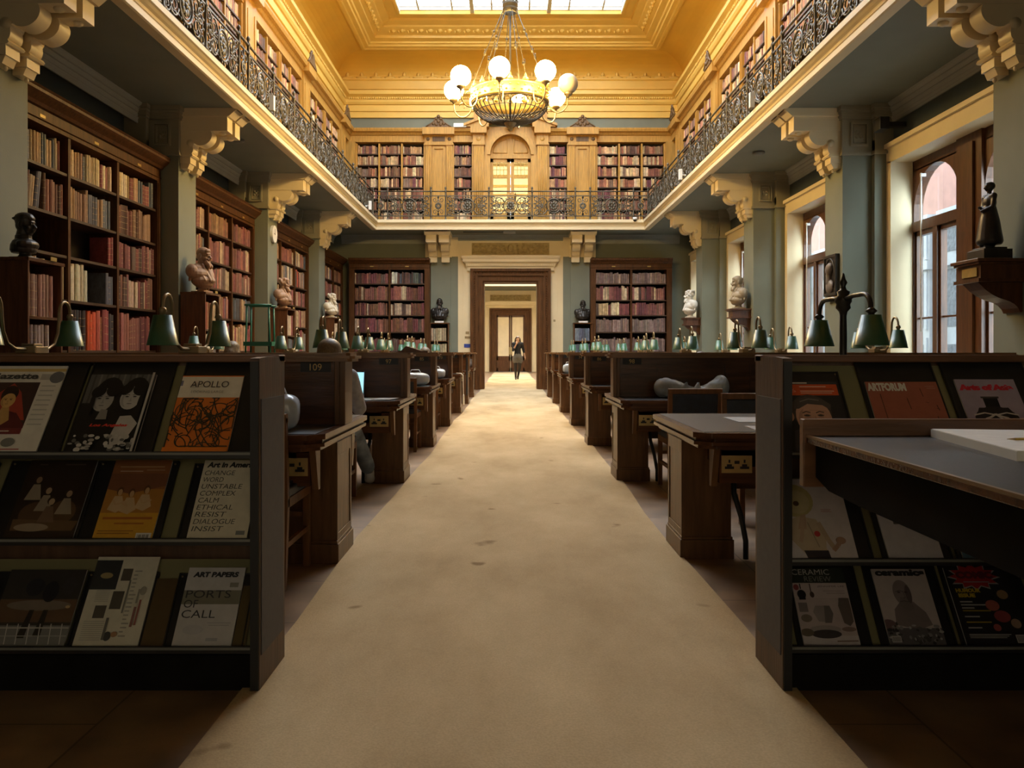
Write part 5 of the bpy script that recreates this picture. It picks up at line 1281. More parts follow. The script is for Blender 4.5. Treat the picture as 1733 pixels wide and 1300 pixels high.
# ---- window side
man = [('r', 0, .965, 1, 1, (.05, .05, .06)), ('r', .02, .972, .5, .99, (.6, .58, .52)), ('r', 0, .80, .985, .96, (.62, .095, .03)), ('r', .36, .92, .80, .932, (.75, .6, .5)), ('r', .36, .885, .90, .897, (.25, .05, .03)), ('r', .36, .855, .92, .866, (.75, .55, .45)), ('r', .36, .828, .88, .838, (.7, .5, .4)), ('t', '86', .06, .835, .22, .05, (.72, .30, .2)),
       ('p', [(.05, .0), (.12, .30), (.35, .36), (.7, .33), (.98, .22), (1, 0)], (.06, .06, .08)), ('e', .46, .56, .33, .25, (.07, .055, .05)), ('e', .10, .50, .06, .07, (.50, .27, .18))] + face(.48, .48, .29, (.58, .33, .23), (.06, .04, .035), .05) + [('p', [(.18, .60), (.22, .72), (.40, .77), (.66, .75), (.80, .66), (.78, .58), (.66, .65), (.42, .67), (.26, .60)], (.09, .075, .07)), ('l', [(.3, .70), (.45, .74), (.62, .72)], .004, (.22, .19, .17)), ('l', [(.28, .56), (.5, .58), (.7, .565)], .0015, (.40, .22, .15))]
mag('magazine with a red band above a dark-haired man with a lined face, top tier', .905, RZ[2], .203, .275, (.025, .025, .03), man)
art = [('t', 'ARTFORUM', .01, .86, .54, .12, (.74, .71, .62), dict(bold=.006)), ('r', .82, .93, .95, .935, (.5, .3, .24)), ('r', .84, .90, .96, .906, (.5, .3, .24))]
for u, v0, v1 in ((.165, .05, .82), (.52, .60, .76), (.74, .78, .90), (.86, .30, .50), (.64, .08, .24), (.90, .58, .66), (.34, .1, .3)): art.append(('l', [(u, v1), (u + .005, (v0 + v1) / 2), (u + .012, v0)], .0028, (.10, .035, .025)))
art += [('l', [(.76, .70), (.80, .69)], .002, (.12, .04, .03)), ('l', [(.88, .61), (.925, .60)], .002, (.12, .04, .03))]
mag('square brick red magazine with scattered dark vertical strokes, top tier', 1.205, RZ[2], .242, .275, (.36, .115, .075), art)
vase = [('t', 'Arts of Asia', .03, .84, .90, .085, (.62, .035, .06), dict(bold=.010)), ('r', .10, .79, .9, .797, (.35, .3, .36)), ('r', .36, .60, .60, .74, BLK), ('r', .33, .73, .63, .755, (.06, .05, .05)), ('e', .48, .42, .37, .20, (.025, .02, .022)), ('p', [(.13, .46), (.24, .60), (.72, .60), (.83, .46), (.70, .06), (.26, .06)], (.025, .02, .022)), ('l', [(.12, .50), (.3, .53), (.48, .50), (.66, .53), (.84, .50)], .005, (.55, .50, .46))]
vase += [('l', [(.48 + .26 * math.cos(t * .4), .30 + .20 * math.sin(t * .4) + .012 * (-1) ** t) for t in range(17)], .007, (.58, .52, .48)), ('l', [(.48, .50), (.6, .42), (.74, .30), (.76, .16)], .006, (.55, .5, .46))]
mag('lilac magazine with a black glazed vase and red title, top tier', 1.511, RZ[2], .203, .285, (.36, .30, .38), vase)
disc = [('p', [(0, 0), (0, .16), (.14, .12), (.28, 0)], (.66, .62, .62)), ('e', .22, .72, .30, .21, (.50, .42, .19)), ('e', .26, .70, .20, .15, (.56, .48, .25)), ('e', .25, .68, .045, .032, (.10, .06, .03)), ('e', .09, .38, .10, .13, (.12, .08, .05)), ('p', [(.02, .28), (.08, .46), (.24, .52), (.50, .48), (.60, .30), (.56, .12), (.60, .08), (.24, .06)], (.56, .45, .30)), ('p', [(.20, .36), (.28, .53), (.36, .55), (.33, .36)], (.50, .34, .22)), ('l', [(.30, .50), (.24, .28), (.20, .20)], .012, (.52, .36, .24)), ('l', [(.52, .44), (.62, .22), (.68, .13)], .016, (.50, .38, .25)), ('e', .80, .22, .075, .045, (.42, .26, .17)), ('l', [(.66, .10), (.74, .16), (.82, .24)], .014, (.44, .28, .18)), ('e', .47, .30, .045, .035, (.55, .05, .05)), ('p', [(.22, .10), (.58, .10), (.60, 0), (.26, 0)], (.04, .035, .04)), ('l', [(.36, .44), (.42, .26), (.46, .14)], .004, (.38, .30, .2)), ('r', .60, .60, .76, .605, (.5, .2, .15)), ('r', .60, .585, .74, .59, (.5, .2, .15)), ('r', .60, .57, .76, .575, (.5, .2, .15))]
mag('white magazine with a figure hiding the face behind a large pale hat, middle tier', .90, RZ[1], .218, .285, (.66, .60, .58), disc)
mag('white magazine with a dark square photograph, middle tier below the black table', 1.216, RZ[1], .176, .285, (.60, .58, .60), [('r', .26, .42, .92, .92, (.05, .045, .045)), ('r', .26, .42, .92, .50, (.10, .08, .07)), ('e', .6, .55, .2, .06, (.14, .11, .09))])
mag('pale magazine with a blue lower edge, middle tier, mostly behind the table apron', 1.455, RZ[1], .215, .285, (.55, .52, .48), [('r', 0, 0, 1, .12, (.07, .16, .24))])
cer = [('r', 0, .80, 1, 1, (.03, .036, .026)), ('t', 'CERAMIC', .03, .905, .70, .075, (.50, .48, .44)), ('t', 'REVIEW', .24, .815, .50, .07, (.26, .26, .23)), ('r', 0, .60, 1, .80, (.50, .42, .40)), ('r', .13, .72, .15, .79, BLK), ('e', .14, .65, .08, .06, BLK), ('r', .08, .58, .2, .66, BLK), ('r', .31, .68, .33, .79, (.08, .05, .04)), ('e', .33, .645, .04, .04, (.08, .05, .04)), ('t', 'JENNIFER LEE', .45, .735, .50, .025, (.12, .10, .1)), ('r', .55, .69, .94, .696, (.25, .2, .2)), ('r', .6, .66, .94, .666, (.25, .2, .2)),
       ('p', [(.80, .28), (.76, .50), (.80, .60), (.98, .60), (.98, .30), (.90, .24)], (.14, .11, .095)), ('p', [(.35, .30), (.28, .42), (.34, .50), (.60, .50), (.64, .40), (.58, .28)], (.30, .26, .24)), ('p', [(.46, .28), (.50, .50), (.60, .50), (.64, .40), (.58, .28)], (.16, .14, .13)), ('r', .04, .42, .20, .54, (.2, .17, .16)), ('e', .14, .34, .10, .05, (.2, .16, .12)), ('r', 0, 0, 1, .12, (.52, .47, .46)), ('e', .44, .20, .28, .05, (.34, .30, .28)), ('e', .44, .14, .27, .055, (.06, .05, .05)), ('e', .10, .16, .12, .05, (.14, .11, .08)), ('e', .86, .2, .13, .03, (.24, .17, .14)), ('l', [(.6, .05), (.98, .055)], .004, (.2, .13, .1)), ('e', .06, .74, .05, .04, (.25, .06, .06))]
mag('magazine with studio pots on a shelf, bottom tier by the end panel', .943, RZ[0], .181, .258, (.46, .38, .36), cer)
ceb = [('t', 'ceramics', .03, .89, .92, .09, (.03, .03, .03), dict(bold=.006)), ('p', [(.20, .26), (.24, .46), (.38, .56), (.62, .56), (.80, .42), (.86, .26), (.6, .2)], (.22, .175, .165)), ('e', .46, .68, .165, .17, (.25, .20, .185)), ('p', [(.36, .50), (.40, .62), (.56, .62), (.62, .48), (.50, .44)], (.20, .16, .15)), ('e', .57, .66, .055, .12, (.12, .095, .09)), ('l', [(.34, .69), (.42, .71), (.48, .69)], .002, (.10, .08, .08)), ('l', [(.48, .70), (.50, .62), (.46, .60)], .002, (.12, .1, .09)), ('l', [(.38, .56), (.46, .57), (.54, .555)], .0025, (.10, .08, .07)), ('e', .40, .685, .03, .012, (.08, .06, .06)), ('e', .53, .685, .03, .012, (.07, .05, .05)), ('r', 0, 0, 1, .22, (.12, .11, .115)), ('e', .06, .26, .14, .07, (.18, .11, .11))]
for i in range(60): ceb.append(('e', rg.uniform(.02, .98), rg.uniform(.02, .36) * rg.uniform(.5, 1), rg.uniform(.015, .05), rg.uniform(.01, .025), G(rg.choice([.03, .06, .12, .25, .4]))))
ceb += [('r', .03, .03, .20, .11, (.55, .53, .5))] + [('r', .045 + .018 * i, .04, .053 + .018 * i, .10, BLK) for i in range(8)]
mag('pale magazine with a bald clay bust rising from dark shards, bottom tier', 1.221, RZ[0], .180, .255, (.50, .43, .40), ceb)
def star(cu, cv, r0, r1, n): return [(cu + (r0 if i % 2 else r1) * math.cos(PI * i / n) * 1.0, cv + (r0 if i % 2 else r1) * .42 * math.sin(PI * i / n)) for i in range(2 * n)]
com = [('p', star(.45, .87, .30, .44, 12), (.40, .38, .36)), ('p', star(.45, .88, .29, .40, 12), (.42, .03, .03)), ('t', 'COMIC', .16, .845, .60, .10, (.13, .02, .03), dict(bold=.008)), ('r', .26, .80, .68, .815, (.30, .28, .26)), ('t', 'HUMOUR', .08, .665, .40, .052, (.60, .42, .03), dict(bold=.006)), ('t', 'ISSUE', .10, .60, .27, .052, (.60, .42, .03), dict(bold=.006))]
for i, (v, wq, cc) in enumerate(((.54, .2, (.6, .58, .52)), (.50, .42, (.62, .6, .55)), (.46, .2, (.6, .58, .5)), (.425, .45, (.5, .36, .05)), (.35, .24, (.6, .58, .55)), (.28, .40, (.5, .36, .05)), (.21, .22, (.6, .58, .55)))): com.append(('r', .10, v, .10 + wq, v + .016, tuple(x * .75 for x in cc)))
com += [('e', .60, .50, .11, .07, (.42, .12, .09)), ('e', .82, .64, .09, .06, (.38, .24, .13)), ('e', .70, .36, .13, .075, (.34, .07, .07)), ('e', .88, .27, .08, .06, (.36, .24, .17)), ('e', .56, .22, .06, .045, (.38, .09, .08)), ('r', .08, .13, .74, .138, (.5, .48, .46)), ('r', .08, .11, .70, .118, (.5, .48, .46)), ('r', .08, .09, .66, .098, (.5, .48, .46)), ('r', .80, .03, 1, .13, (.55, .53, .52))] + [('r', .82 + .02 * i, .04, .828 + .02 * i, .12, BLK) for i in range(8)]
mag('black magazine with a red starburst title and yellow lettering, bottom tier', 1.467, RZ[0], .205, .26, (.022, .02, .022), com)

# ================================================================ black-topped table with a raised back edge
r = thing('side_table', 'black leather-topped table with a raised wooden back edge, in front of the rack', 'table', (0, 0, 0))
TZ = .838
b = MB(); b.box(.858, 2.2, .45, 2.42, TZ - .022, TZ - .004); b.build('table_top', 'dwoodh', r, bevel=.003)
b = MB(); b.box(.868, 2.2, .46, 2.40, TZ - .004, TZ); b.build('leather_inlay', 'tabletop', r)
b = MB(); b.box(.858, .868, .45, 2.40, TZ - .006, TZ + .0015); b.build('edge_strip', 'edgewood', r)
b = MB(); b.box(.850, 2.2, 2.40, 2.435, TZ - .15, TZ + .047); b.build('back_edge', 'rackwoodh', r, bevel=.004)
b = MB(); b.prism([(2.399, TZ - .022), (2.399, TZ - .12), (2.30, TZ - .145), (2.1, TZ - .15), (.47, TZ - .15), (.47, TZ - .022)], 'x', .885, .915); b.build('apron', 'dead', r)
b = MB(); b.box(1.68, 2.12, .7, 2.2, 0, TZ - .022); b.build('cupboard_base', 'dwood', r)
# pad and pencil
r = thing('paper_pad', 'thick white paper pad lying on the black-topped table', 'paper pad', (1.199, 2.36, TZ), math.radians(-8.2))
b = MB(); b.box(0, .45, -.53, 0, 0, .022); b.build('sheets', 'paper', r)
b = MB(); b.box(.002, .448, -.528, -.002, .022, .0235); b.build('top_sheet', C(.85, .84, .82), r)
r = thing('pencil', 'short yellow pencil lying on the white paper pad', 'pencil', (1.224, 2.04, TZ + .0275), math.radians(3))
b = MB(); b.tube([(.02, 0, 0), (.15, 0, 0)], .0035, 6); b.build('shaft', C(.55, .36, .05), r)
b = MB(); b.tube([(0, 0, 0), (.02, 0, 0)], [.0006, .0034], 6); b.build('tip', C(.5, .36, .2), r)
# ================================================================ people
SKIN = mat('skin', (.50, .30, .20), .5, .08, 12)
HAIRB = mat('brown_hair', (.05, .032, .02), .5, .4, 30, stretch=(6, 6, 1)); HAIRG = mat('ash_hair', (.16, .115, .07), .5, .45, 30, stretch=(6, 6, 1))
def hand(b, wrist, d, side, r=1.0, curl=.5):
    """palm, four fingers and a thumb; d = direction of the fingers, side = direction of the thumb"""
    d = Vector(d).normalized(); side = Vector(side); side = (side - d * side.dot(d)).normalized(); n = d.cross(side); w = Vector(wrist)
    b.cap(w, w + d * .05 * r, .024 * r, .030 * r, 8)
    for k, ln in enumerate((.062, .072, .066, .050)):
        p = w + d * .082 * r + side * (.026 - .0175 * k) * r; q = p + (d * (1 - curl * .3) + n * curl * .3) * ln * .55 * r; t = q + (d * (1 - curl * .8) + n * curl * .8) * ln * .5 * r
        b.cap(w + d * .05 * r + side * (.020 - .013 * k) * r, p, .013 * r, .0095 * r, 6); b.cap(p, q, .0095 * r, .009 * r, 6); b.cap(q, t, .009 * r, .0075 * r, 6)
    p = w + d * .025 * r + side * .022 * r; q = p + (d * .6 + side * .8).normalized() * .04 * r; b.cap(p, q, .012 * r, .0105 * r, 6); b.cap(q, q + (d * .9 + side * .3).normalized() * .03 * r, .0105 * r, .008 * r, 6)
def head(b, c, fwd, up=(0, 0, 1), k=1.0):
    f = Vector(fwd).normalized(); u = Vector(up); s = u.cross(f).normalized(); u = f.cross(s); c = Vector(c)
    R = Matrix((f, s, u)).transposed()
    P = lambda x, y, z: c + f * x * k + s * y * k + u * z * k
    b.ball(P(-.01, 0, .035), (.095 * k, .075 * k, .085 * k), 16, 12, 0, R); b.ball(P(.025, 0, -.04), (.065 * k, .058 * k, .078 * k), 14, 10, 0, R)
    b.ball(P(.06, 0, -.095), (.024 * k, .026 * k, .02 * k), 8, 6, 0, R); b.cap(P(.085, 0, .005), P(.108, 0, -.035), .008 * k, .013 * k, 8)
    b.ball(P(.078, 0, .02), (.016 * k, .048 * k, .009 * k), 8, 6, 0, R); b.ball(P(.086, 0, -.067), (.01 * k, .022 * k, .009 * k), 8, 6, 0, R)
    for q in (-1, 1): b.ball(P(.0, q * .073, -.012), (.018 * k, .010 * k, .028 * k), 8, 6, 0, R); b.ball(P(.072, q * .033, -.002), (.014 * k, .016 * k, .011 * k), 8, 6, 0, R)
# the standing woman, walking this way with a hand to her face
r = thing('person', 'woman in black top, grey skirt and tights, hand to face, in the far room', 'person', (.28, 32.4, 0))
V = Vector
sh_l, sh_r = V((-.165, .0, 1.40)), V((.165, 0.01, 1.40))
el_l, wr_l = V((-.175, -.10, 1.15)), V((-.055, -.17, 1.395))
el_r, wr_r = V((.235, .03, 1.13)), V((.285, -.03, .90))
b = MB(); head(b, (.0, -.02, 1.575), (.25, -1, -.08)); b.cap((0, 0, 1.50), (0, 0, 1.40), .052, .06, 10)
b.cap(sh_l, sh_r, .062, .062); b.cap((0, 0, 1.40), (0, 0, 1.15), .12, .115); b.cap((0, 0, 1.1), (0, 0, .92), .12, .145)
for s_, e_, w_ in ((sh_l, el_l, wr_l), (sh_r, el_r, wr_r)): b.cap(s_, e_, .048, .038); b.cap(e_, w_, .037, .026)
hand(b, wr_l, (.25, .15, 1), (.8, -.2, 0), 1, .5); hand(b, wr_r, (.08, -.1, -1), (-.3, -1, 0), 1, .4)
LG = [(V((-.085, 0, .90)), V((-.085, -.07, .48)), V((-.075, -.06, .085))), (V((.085, 0, .90)), V((.075, -.02, .48)), V((.01, .16, .10)))]
for h, k_, a in LG: b.cap(h, k_, .082, .055); b.cap(k_, a, .056, .034)
b.build('body', SKIN, r, voxel=.014)
blk = mat('black_jersey', (.012, .012, .016), .8, .2, 20)
b = MB(); b.cap(sh_l, sh_r, .074, .074); b.cap((0, 0, 1.38), (0, 0, 1.15), .135, .128); b.cap((0, 0, 1.12), (0, 0, .98), .13, .145)
for s_, e_, w_ in ((sh_l, el_l, wr_l), (sh_r, el_r, wr_r)): b.cap(s_, e_, .060, .052); b.cap(e_, e_ + (w_ - e_) * .28, .052, .044)
b.build('jumper', blk, r, voxel=.016)
b = MB(); b.cap((0, 0, .98), (0, 0, .88), .148, .165); b.cap((-.09, -.02, .84), (-.09, -.03, .74), .12, .12); b.cap((.09, 0, .84), (.09, 0, .74), .12, .12); b.build('skirt', mat('grey_tweed', (.12, .115, .11), .9, .3, 40), r, voxel=.018)
b = MB()
for h, k_, a in LG: b.cap(h, k_, .088, .060); b.cap(k_, a, .060, .040)
b.build('tights', mat('black_tights', (.012, .011, .012), .7, .2, 20), r, voxel=.014)
for h, k_, a in LG:
    b = MB(); b.cap(a + V((0, .02, -.03)), a + V((0, -.12, -.06)), .043, .034); b.cap(a, a + V((0, .03, -.045)), .045, .04); o = b.build('shoe', 'black', r, voxel=.012)
b = MB(); b.ball((-.005, .02, 1.615), (.092, .108, .09), 14, 10)
for q in (-1, 1): b.cap((q * .075, .02, 1.60), (q * .10, .03, 1.47), .04, .035); 
b.cap((0, .08, 1.58), (0, .08, 1.46), .065, .055); b.cap((-.06, -.07, 1.655), (.05, -.09, 1.66), .025, .02)
b.build('hair', HAIRB, r, voxel=.012)

def seated(label, loc, rz, top, legs, hair, lean=.25, shoes=None, scale=1.0, long_hair=True, stretch=0):
    """sits facing local +y, seat at .47, floor at z 0"""
    r = thing('person', label, 'person', loc, rz); ln = math.sin(lean)
    hip = V((0, -.05, .53)); nk = V((0, -.05 + .50 * ln, .53 + .48 * math.cos(lean))); hd = nk + V((0, .05 + .10 * ln, .13 - .07 * ln))
    L = [[V((q * .10, 0, .53)), V((q * .12, .42, .54)), V((q * .12 + (.08 if stretch and q > 0 else 0), (.52 + stretch) if q > 0 else .56, .085))] for q in (-1, 1)]
    A = [[nk + V((q * .17, 0, -.06)), nk + V((q * .22, .10, -.30)), V((q * .14, .48, .745))] for q in (-1, 1)]
    b = MB(); head(b, hd, (0, 1, -.45), (0, .3, 1)); b.cap(hd + V((0, -.02, -.06)), nk, .05, .06); b.cap(nk + V((-.14, 0, -.07)), nk + V((.14, 0, -.07)), .065, .065); b.cap(nk + V((0, 0, -.08)), hip, .125, .14)
    for h, k_, a in L: b.cap(h, k_, .085, .06); b.cap(k_, a, .058, .036)
    for s_, e_, w_ in A: b.cap(s_, e_, .05, .04); b.cap(e_, w_, .038, .027)
    for q, (s_, e_, w_) in zip((-1, 1), A): hand(b, w_, (-q * .3, 1, -.05), (-q, 0, 0), .95, .4)
    b.build('body', SKIN, r, voxel=.014)
    b = MB(); b.cap(nk + V((-.14, 0, -.07)), nk + V((.14, 0, -.07)), .082, .082); b.cap(nk + V((0, 0, -.10)), hip + V((0, -.01, .02)), .142, .165)
    for s_, e_, w_ in A: b.cap(s_, e_, .066, .058); b.cap(e_, e_ + (w_ - e_) * .8, .056, .046)
    b.cap(hip + V((-.14, -.10, .08)), hip + V((-.16, -.06, -.10)), .05, .05); b.cap(hip + V((.14, -.10, .08)), hip + V((.16, -.06, -.10)), .05, .05)
    b.build('cardigan', top, r, voxel=.016)
    b = MB(); b.cap(hip + V((-.08, 0, 0)), hip + V((.08, 0, 0)), .14, .14)
    for h, k_, a in L: b.cap(h, k_, .098, .078); b.cap(k_, a + (k_ - a) * .13, .074, .064)
    b.build('trousers', legs, r, voxel=.016)
    for h, k_, a in L:
        b = MB(); b.cap(a + V((0, -.03, -.045)), a + V((0, .14, -.06)), .045, .036); b.cap(a + V((0, .0, 0)), a + V((0, .02, -.04)), .045, .045); b.build('shoe', shoes or 'white', r, voxel=.011)
    b = MB(); b.ball(hd + V((0, -.018, .045)), (.092, .108, .088), 16, 12); b.ball(hd + V((0, -.06, .0)), (.085, .075, .10), 14, 10)
    if long_hair:
        b.cap(hd + V((0, -.09, -.02)), nk + V((0, -.06, -.04)), .07, .055)
        for q in (-1, 1): b.cap(hd + V((q * .07, -.02, .0)), nk + V((q * .09, -.03, -.02)), .035, .03)
    b.build('hair', hair, r, voxel=.011)
    r.scale = (scale,) * 3
    return r
grey = mat('grey_cardigan', (.36, .36, .40), .9, .15, 30, bump=.2, bscale=80); denim = mat('washed_denim', (.22, .27, .33), .85, .45, 9)
navy = mat('navy_wool', (.03, .04, .07), .9, .2, 20); tweed = mat('brown_wool', (.12, .09, .06), .9, .2, 30); dark_t = mat('dark_trousers', (.02, .02, .025), .8, .2, 20)
seated('person in grey cardigan, jeans and white trainers bent over desk 97', (-1.36, 5.95, 0), .0, grey, denim, HAIRG, .48, 'white', 1.0, True, .36)
seated('grey-haired reader behind desk 85, only the top of the head showing', (-1.46, 13.9, 0), 0, navy, dark_t, mat('grey_hair', (.14, .12, .10), .5, .4, 30), .45, 'black', .98, False)
seated('dark-haired reader behind the desk dividers near the green steps', (-3.5, 10.3, 0), 0, tweed, dark_t, HAIRG, .2, 'black', .98, True)
seated('black-haired reader behind desk 86 on the window side', (2.53, 10.7, 0), 0, navy, dark_t, HAIRB, .6, 'black', .95, True)

# ================================================================ things on the desks
def blob(name, label, cat, loc, rz, mat_, balls, voxel=.02, grp=None):
    r = thing(name, label, cat, loc, rz, grp); b = MB()
    for c, rr in balls: b.ball(c, rr, 12, 8)
    b.build('pouch', mat_, r, voxel=voxel); return r
clear = mat('frosted_clear_plastic', (.58, .66, .76), .22, .18, 9, bump=.5, bscale=12, spec=.6)
cloth = mat('pale_blue_cloth', (.74, .78, .80), .7, .25, 6, bump=.6, bscale=14)
def bag(label, x, y, rz=0, dims=(.13, .08, .08)):
    r = thing('plastic_bag', label, 'bag', (x, y, .703), rz, 'clear plastic bags on the desks')
    q = random.Random(int(abs(x * 100)) + int(y * 10)); b = MB(); nu, nv = 24, 14; vs = []
    pw = lambda v, e: math.copysign(abs(v) ** e, v)
    ph = [q.uniform(0, 6) for _ in range(4)]
    for i in range(nv + 1):
        t = PI * i / nv
        for k in range(nu):
            a = 2 * PI * k / nu; w = 1 + .05 * math.sin(3 * a + ph[0] + 2 * t) + .03 * math.sin(5 * a + ph[1])
            st = pw(math.sin(t), .55); vs.append((dims[0] * st * pw(math.cos(a), .6) * w, dims[1] * st * pw(math.sin(a), .6) * w, dims[2] * (1 + pw(math.cos(t), .6) * (1 + .08 * math.sin(2 * a + ph[2])))))
    lo = min(v[2] for v in vs); vs = [(v[0], v[1], v[2] - lo) for v in vs]
    b.add(vs, [(i * nu + k, (i + 1) * nu + k, (i + 1) * nu + (k + 1) % nu, i * nu + (k + 1) % nu) for i in range(nv) for k in range(nu)], 0, True)
    b.build('pouch', clear, r)
    h = 2 * dims[2]; b = MB(); b.tube([(-dims[0] * .5, 0, h - .01), (-dims[0] * .3, 0, h + .04), (dims[0] * .3, 0, h + .04), (dims[0] * .5, 0, h - .01)], .005, 5); b.build('handle', 'white', r)
bag('frosted clear plastic bag standing on desk 109', -1.115, 3.96, .15, (.10, .07, .082))
bag('frosted clear plastic bag slumped at the aisle end of desk 85', -1.06, 9.2, .5, (.15, .09, .07))
bag('frosted clear plastic bag on desk 73', -1.06, 11.8, .1, (.13, .09, .065))
bag('frosted clear plastic bag far down the hall on desk 62', 1.02, 14.6, 0, (.10, .08, .08))
r = thing('folded_coat', 'pale blue cloth bundle draped across desk 98 above the dark chair', 'coat', (1.49, 6.86, .703), 0)
b = MB()
q = random.Random(4)
for i in range(26):
    t = i / 25; top = .075 + .035 * math.cos(t * 5.2) + .03 * t
    b.ball((-.25 + .52 * t, q.uniform(-.03, .03), top * .55), (.075, q.uniform(.07, .10), top * q.uniform(.5, .62)), 12, 8)
for i in range(5): b.cap((-.22 + .1 * i, -.09, .012), (-.14 + .1 * i, -.05, .09), .014, .016, 6); b.build('bundle', cloth, r, voxel=.012, smooth_it=8); r.scale = (.95, 1, 1.35)
# laptop, notes, mats
r = thing('laptop', 'open laptop with bright pale blue screen on desk 97 in front of the seated person', 'laptop', (-1.37, 6.80, .703))
b = MB(); b.box(-.15, .15, -.11, .10, 0, .016); b.build('keyboard', C(.25, .25, .27), r, bevel=.003)
b = MB(); b.prism([(.10, .012), (.108, .012), (.158, .215), (.150, .215)], 'x', -.15, .15); lid = b.build('lid', C(.2, .2, .22), r)
b = MB(); b.add([(-.14, .1015, .026), (.14, .1015, .026), (.14, .147, .207), (-.14, .147, .207)], [(0, 1, 2, 3)]); b.build('screen', emit('laptop_screen', (.35, .75, .85), 1.1), lid)
def sheet(name, label, cat, x, y, z, w, d, m_, rz=0, th=.004, grp=None):
    b = MB(); b.box(-w / 2, w / 2, -d / 2, d / 2, 0, th); return tag(b.build(name, m_, None, (x, y, z), (0, 0, rz), bevel=.0006 if th > .003 else 0), label, cat, grp)
sheet('paper', 'open white sheets lying on desk 97 beside the laptop', 'paper', -1.12, 6.62, .7025, .24, .30, 'paper', .1)
sheet('paper', 'second white sheet at the aisle end of desk 97', 'paper', -1.00, 6.58, .7068, .15, .21, C(.8, .79, .76), -.2)
sheet('desk_mat', 'grey mat under the plastic bag on desk 109', 'mat', -1.10, 3.96, .7022, .40, .30, C(.07, .075, .085), .0, .001)
sheet('desk_mat', 'slate blue mat under the plastic bag on desk 85', 'mat', -1.08, 9.25, .7022, .34, .30, C(.10, .14, .16), .1, .001)
sheet('desk_mat', 'pale grey reading mat, far one on the flat table', 'mat', 1.46, 4.62, .7022, .46, .34, C(.34, .34, .34), 0, .002)
sheet('desk_mat', 'pale grey reading mat, near one on the flat table', 'mat', 1.40, 4.10, .7022, .42, .22, C(.36, .35, .34), -.05, .002)
# book rest on the cap of desk 85
r = thing('book_rest', 'dark wooden book rest behind the lamps of desk 97', 'book rest', (-1.12, 9.6, 1.075))
b = MB(); b.prism([(-.16, 0), (.16, 0), (-.08, .075)], 'y', -.1, .1); b.build('wedge', 'dwood', r)
b = MB(); b.box(-.17, .17, -.11, -.10, 0, .02); b.build('lip', 'dwood', r)
# white cable hung over the end of desk 61
r = thing('cable', 'white cable hung over the end of desk 61 with a coiled bundle', 'cable', (-.835, 14.45, 0))
b = MB(); b.tube([(-.10, -.2, .715), (-.02, -.2, .712), (.015, -.2, .68), (.02, -.19, .5), (.022, -.18, .34)], .010, 6)
for q in range(4): b.tube([(.022 + .012 * math.sin(q), -.18 + .075 * math.cos(t + q), .26 + .085 * math.sin(t)) for t in [2 * PI * k / 16 for k in range(17)]], .010, 5)
b.build('cord', C(.72, .70, .66), r)
r = thing('draped_cloth', 'black cloth hung over the end of desk 61', 'cloth', (-.79, 15.02, 0)); b = MB()
N = 14
pts = [(-.0 + .006 * math.sin(i * 1.9), -.16 + .32 * i / N) for i in range(N + 1)]
b.prism(pts + [(p[0] - .012, p[1]) for p in pts[::-1]], 'z', .30, .98); b.build('fabric', 'black', r)
# dark knapsack at the far left by the doorway
blob('bag', 'grey bag piled at the aisle end of the last desk by the doorway', 'bag', (-1.02, 20.0, .703), 0, C(.14, .12, .12), [((0, 0, .09), (.13, .1, .10)), ((.06, .0, .17), (.08, .07, .07)), ((-.06, .02, .13), (.09, .08, .09))], .016)

# ================================================================ fittings on the walls
r = thing('wall_clock', 'round white wall clock on the aisle face of the third bookcase-side pillar', 'clock', (-4.6, 15.98, 3.36))
def disc_x(b, x0, x1, rr, n=28, c=(0, 0)): b.prism([(c[0] + rr * math.cos(2 * PI * i / n), c[1] + rr * math.sin(2 * PI * i / n)) for i in range(n)], 'x', x0, x1)
b = MB(); disc_x(b, 0, .05, .165); b.build('case', 'white', r); b = MB(); disc_x(b, .05, .052, .145); b.build('dial', C(.80, .79, .75), r)
b = MB(); b.box(.052, .055, -.006, .006, -.02, .10); b.box(.055, .057, -.075, .015, -.006, .006); b.build('hands', 'black', r)
# library steps
r = thing('library_steps', 'bright green metal library steps with a handrail, before the third pillar', 'steps', (-3.66, 12.1, 0), .1)
b = MB()
for x in (-.17, .17):
    for y in (-.17, .17): b.tube([(x * 1.15, y * 1.2, 0), (x, y, 1.20)] + ([(x * .95, y, 1.76)] if y > 0 else [(x * .9, y, 1.76)]), .014, 6)
b.build('legs', 'greenpaint', r)
for y in (-.17, .17): b = MB(); b.tube([(-.19, y, 1.76), (.19, y, 1.76)], .016, 6); b.build('rail', 'greenpaint', r)
for z in (.4, .8): b = MB(); b.box(-.2, .2, -.19, .02, z, z + .02); b.build('step', 'greenpaint', r)
b = MB(); b.box(-.20, .20, -.20, .20, 1.17, 1.23); b.build('platform', 'greenpaint', r)
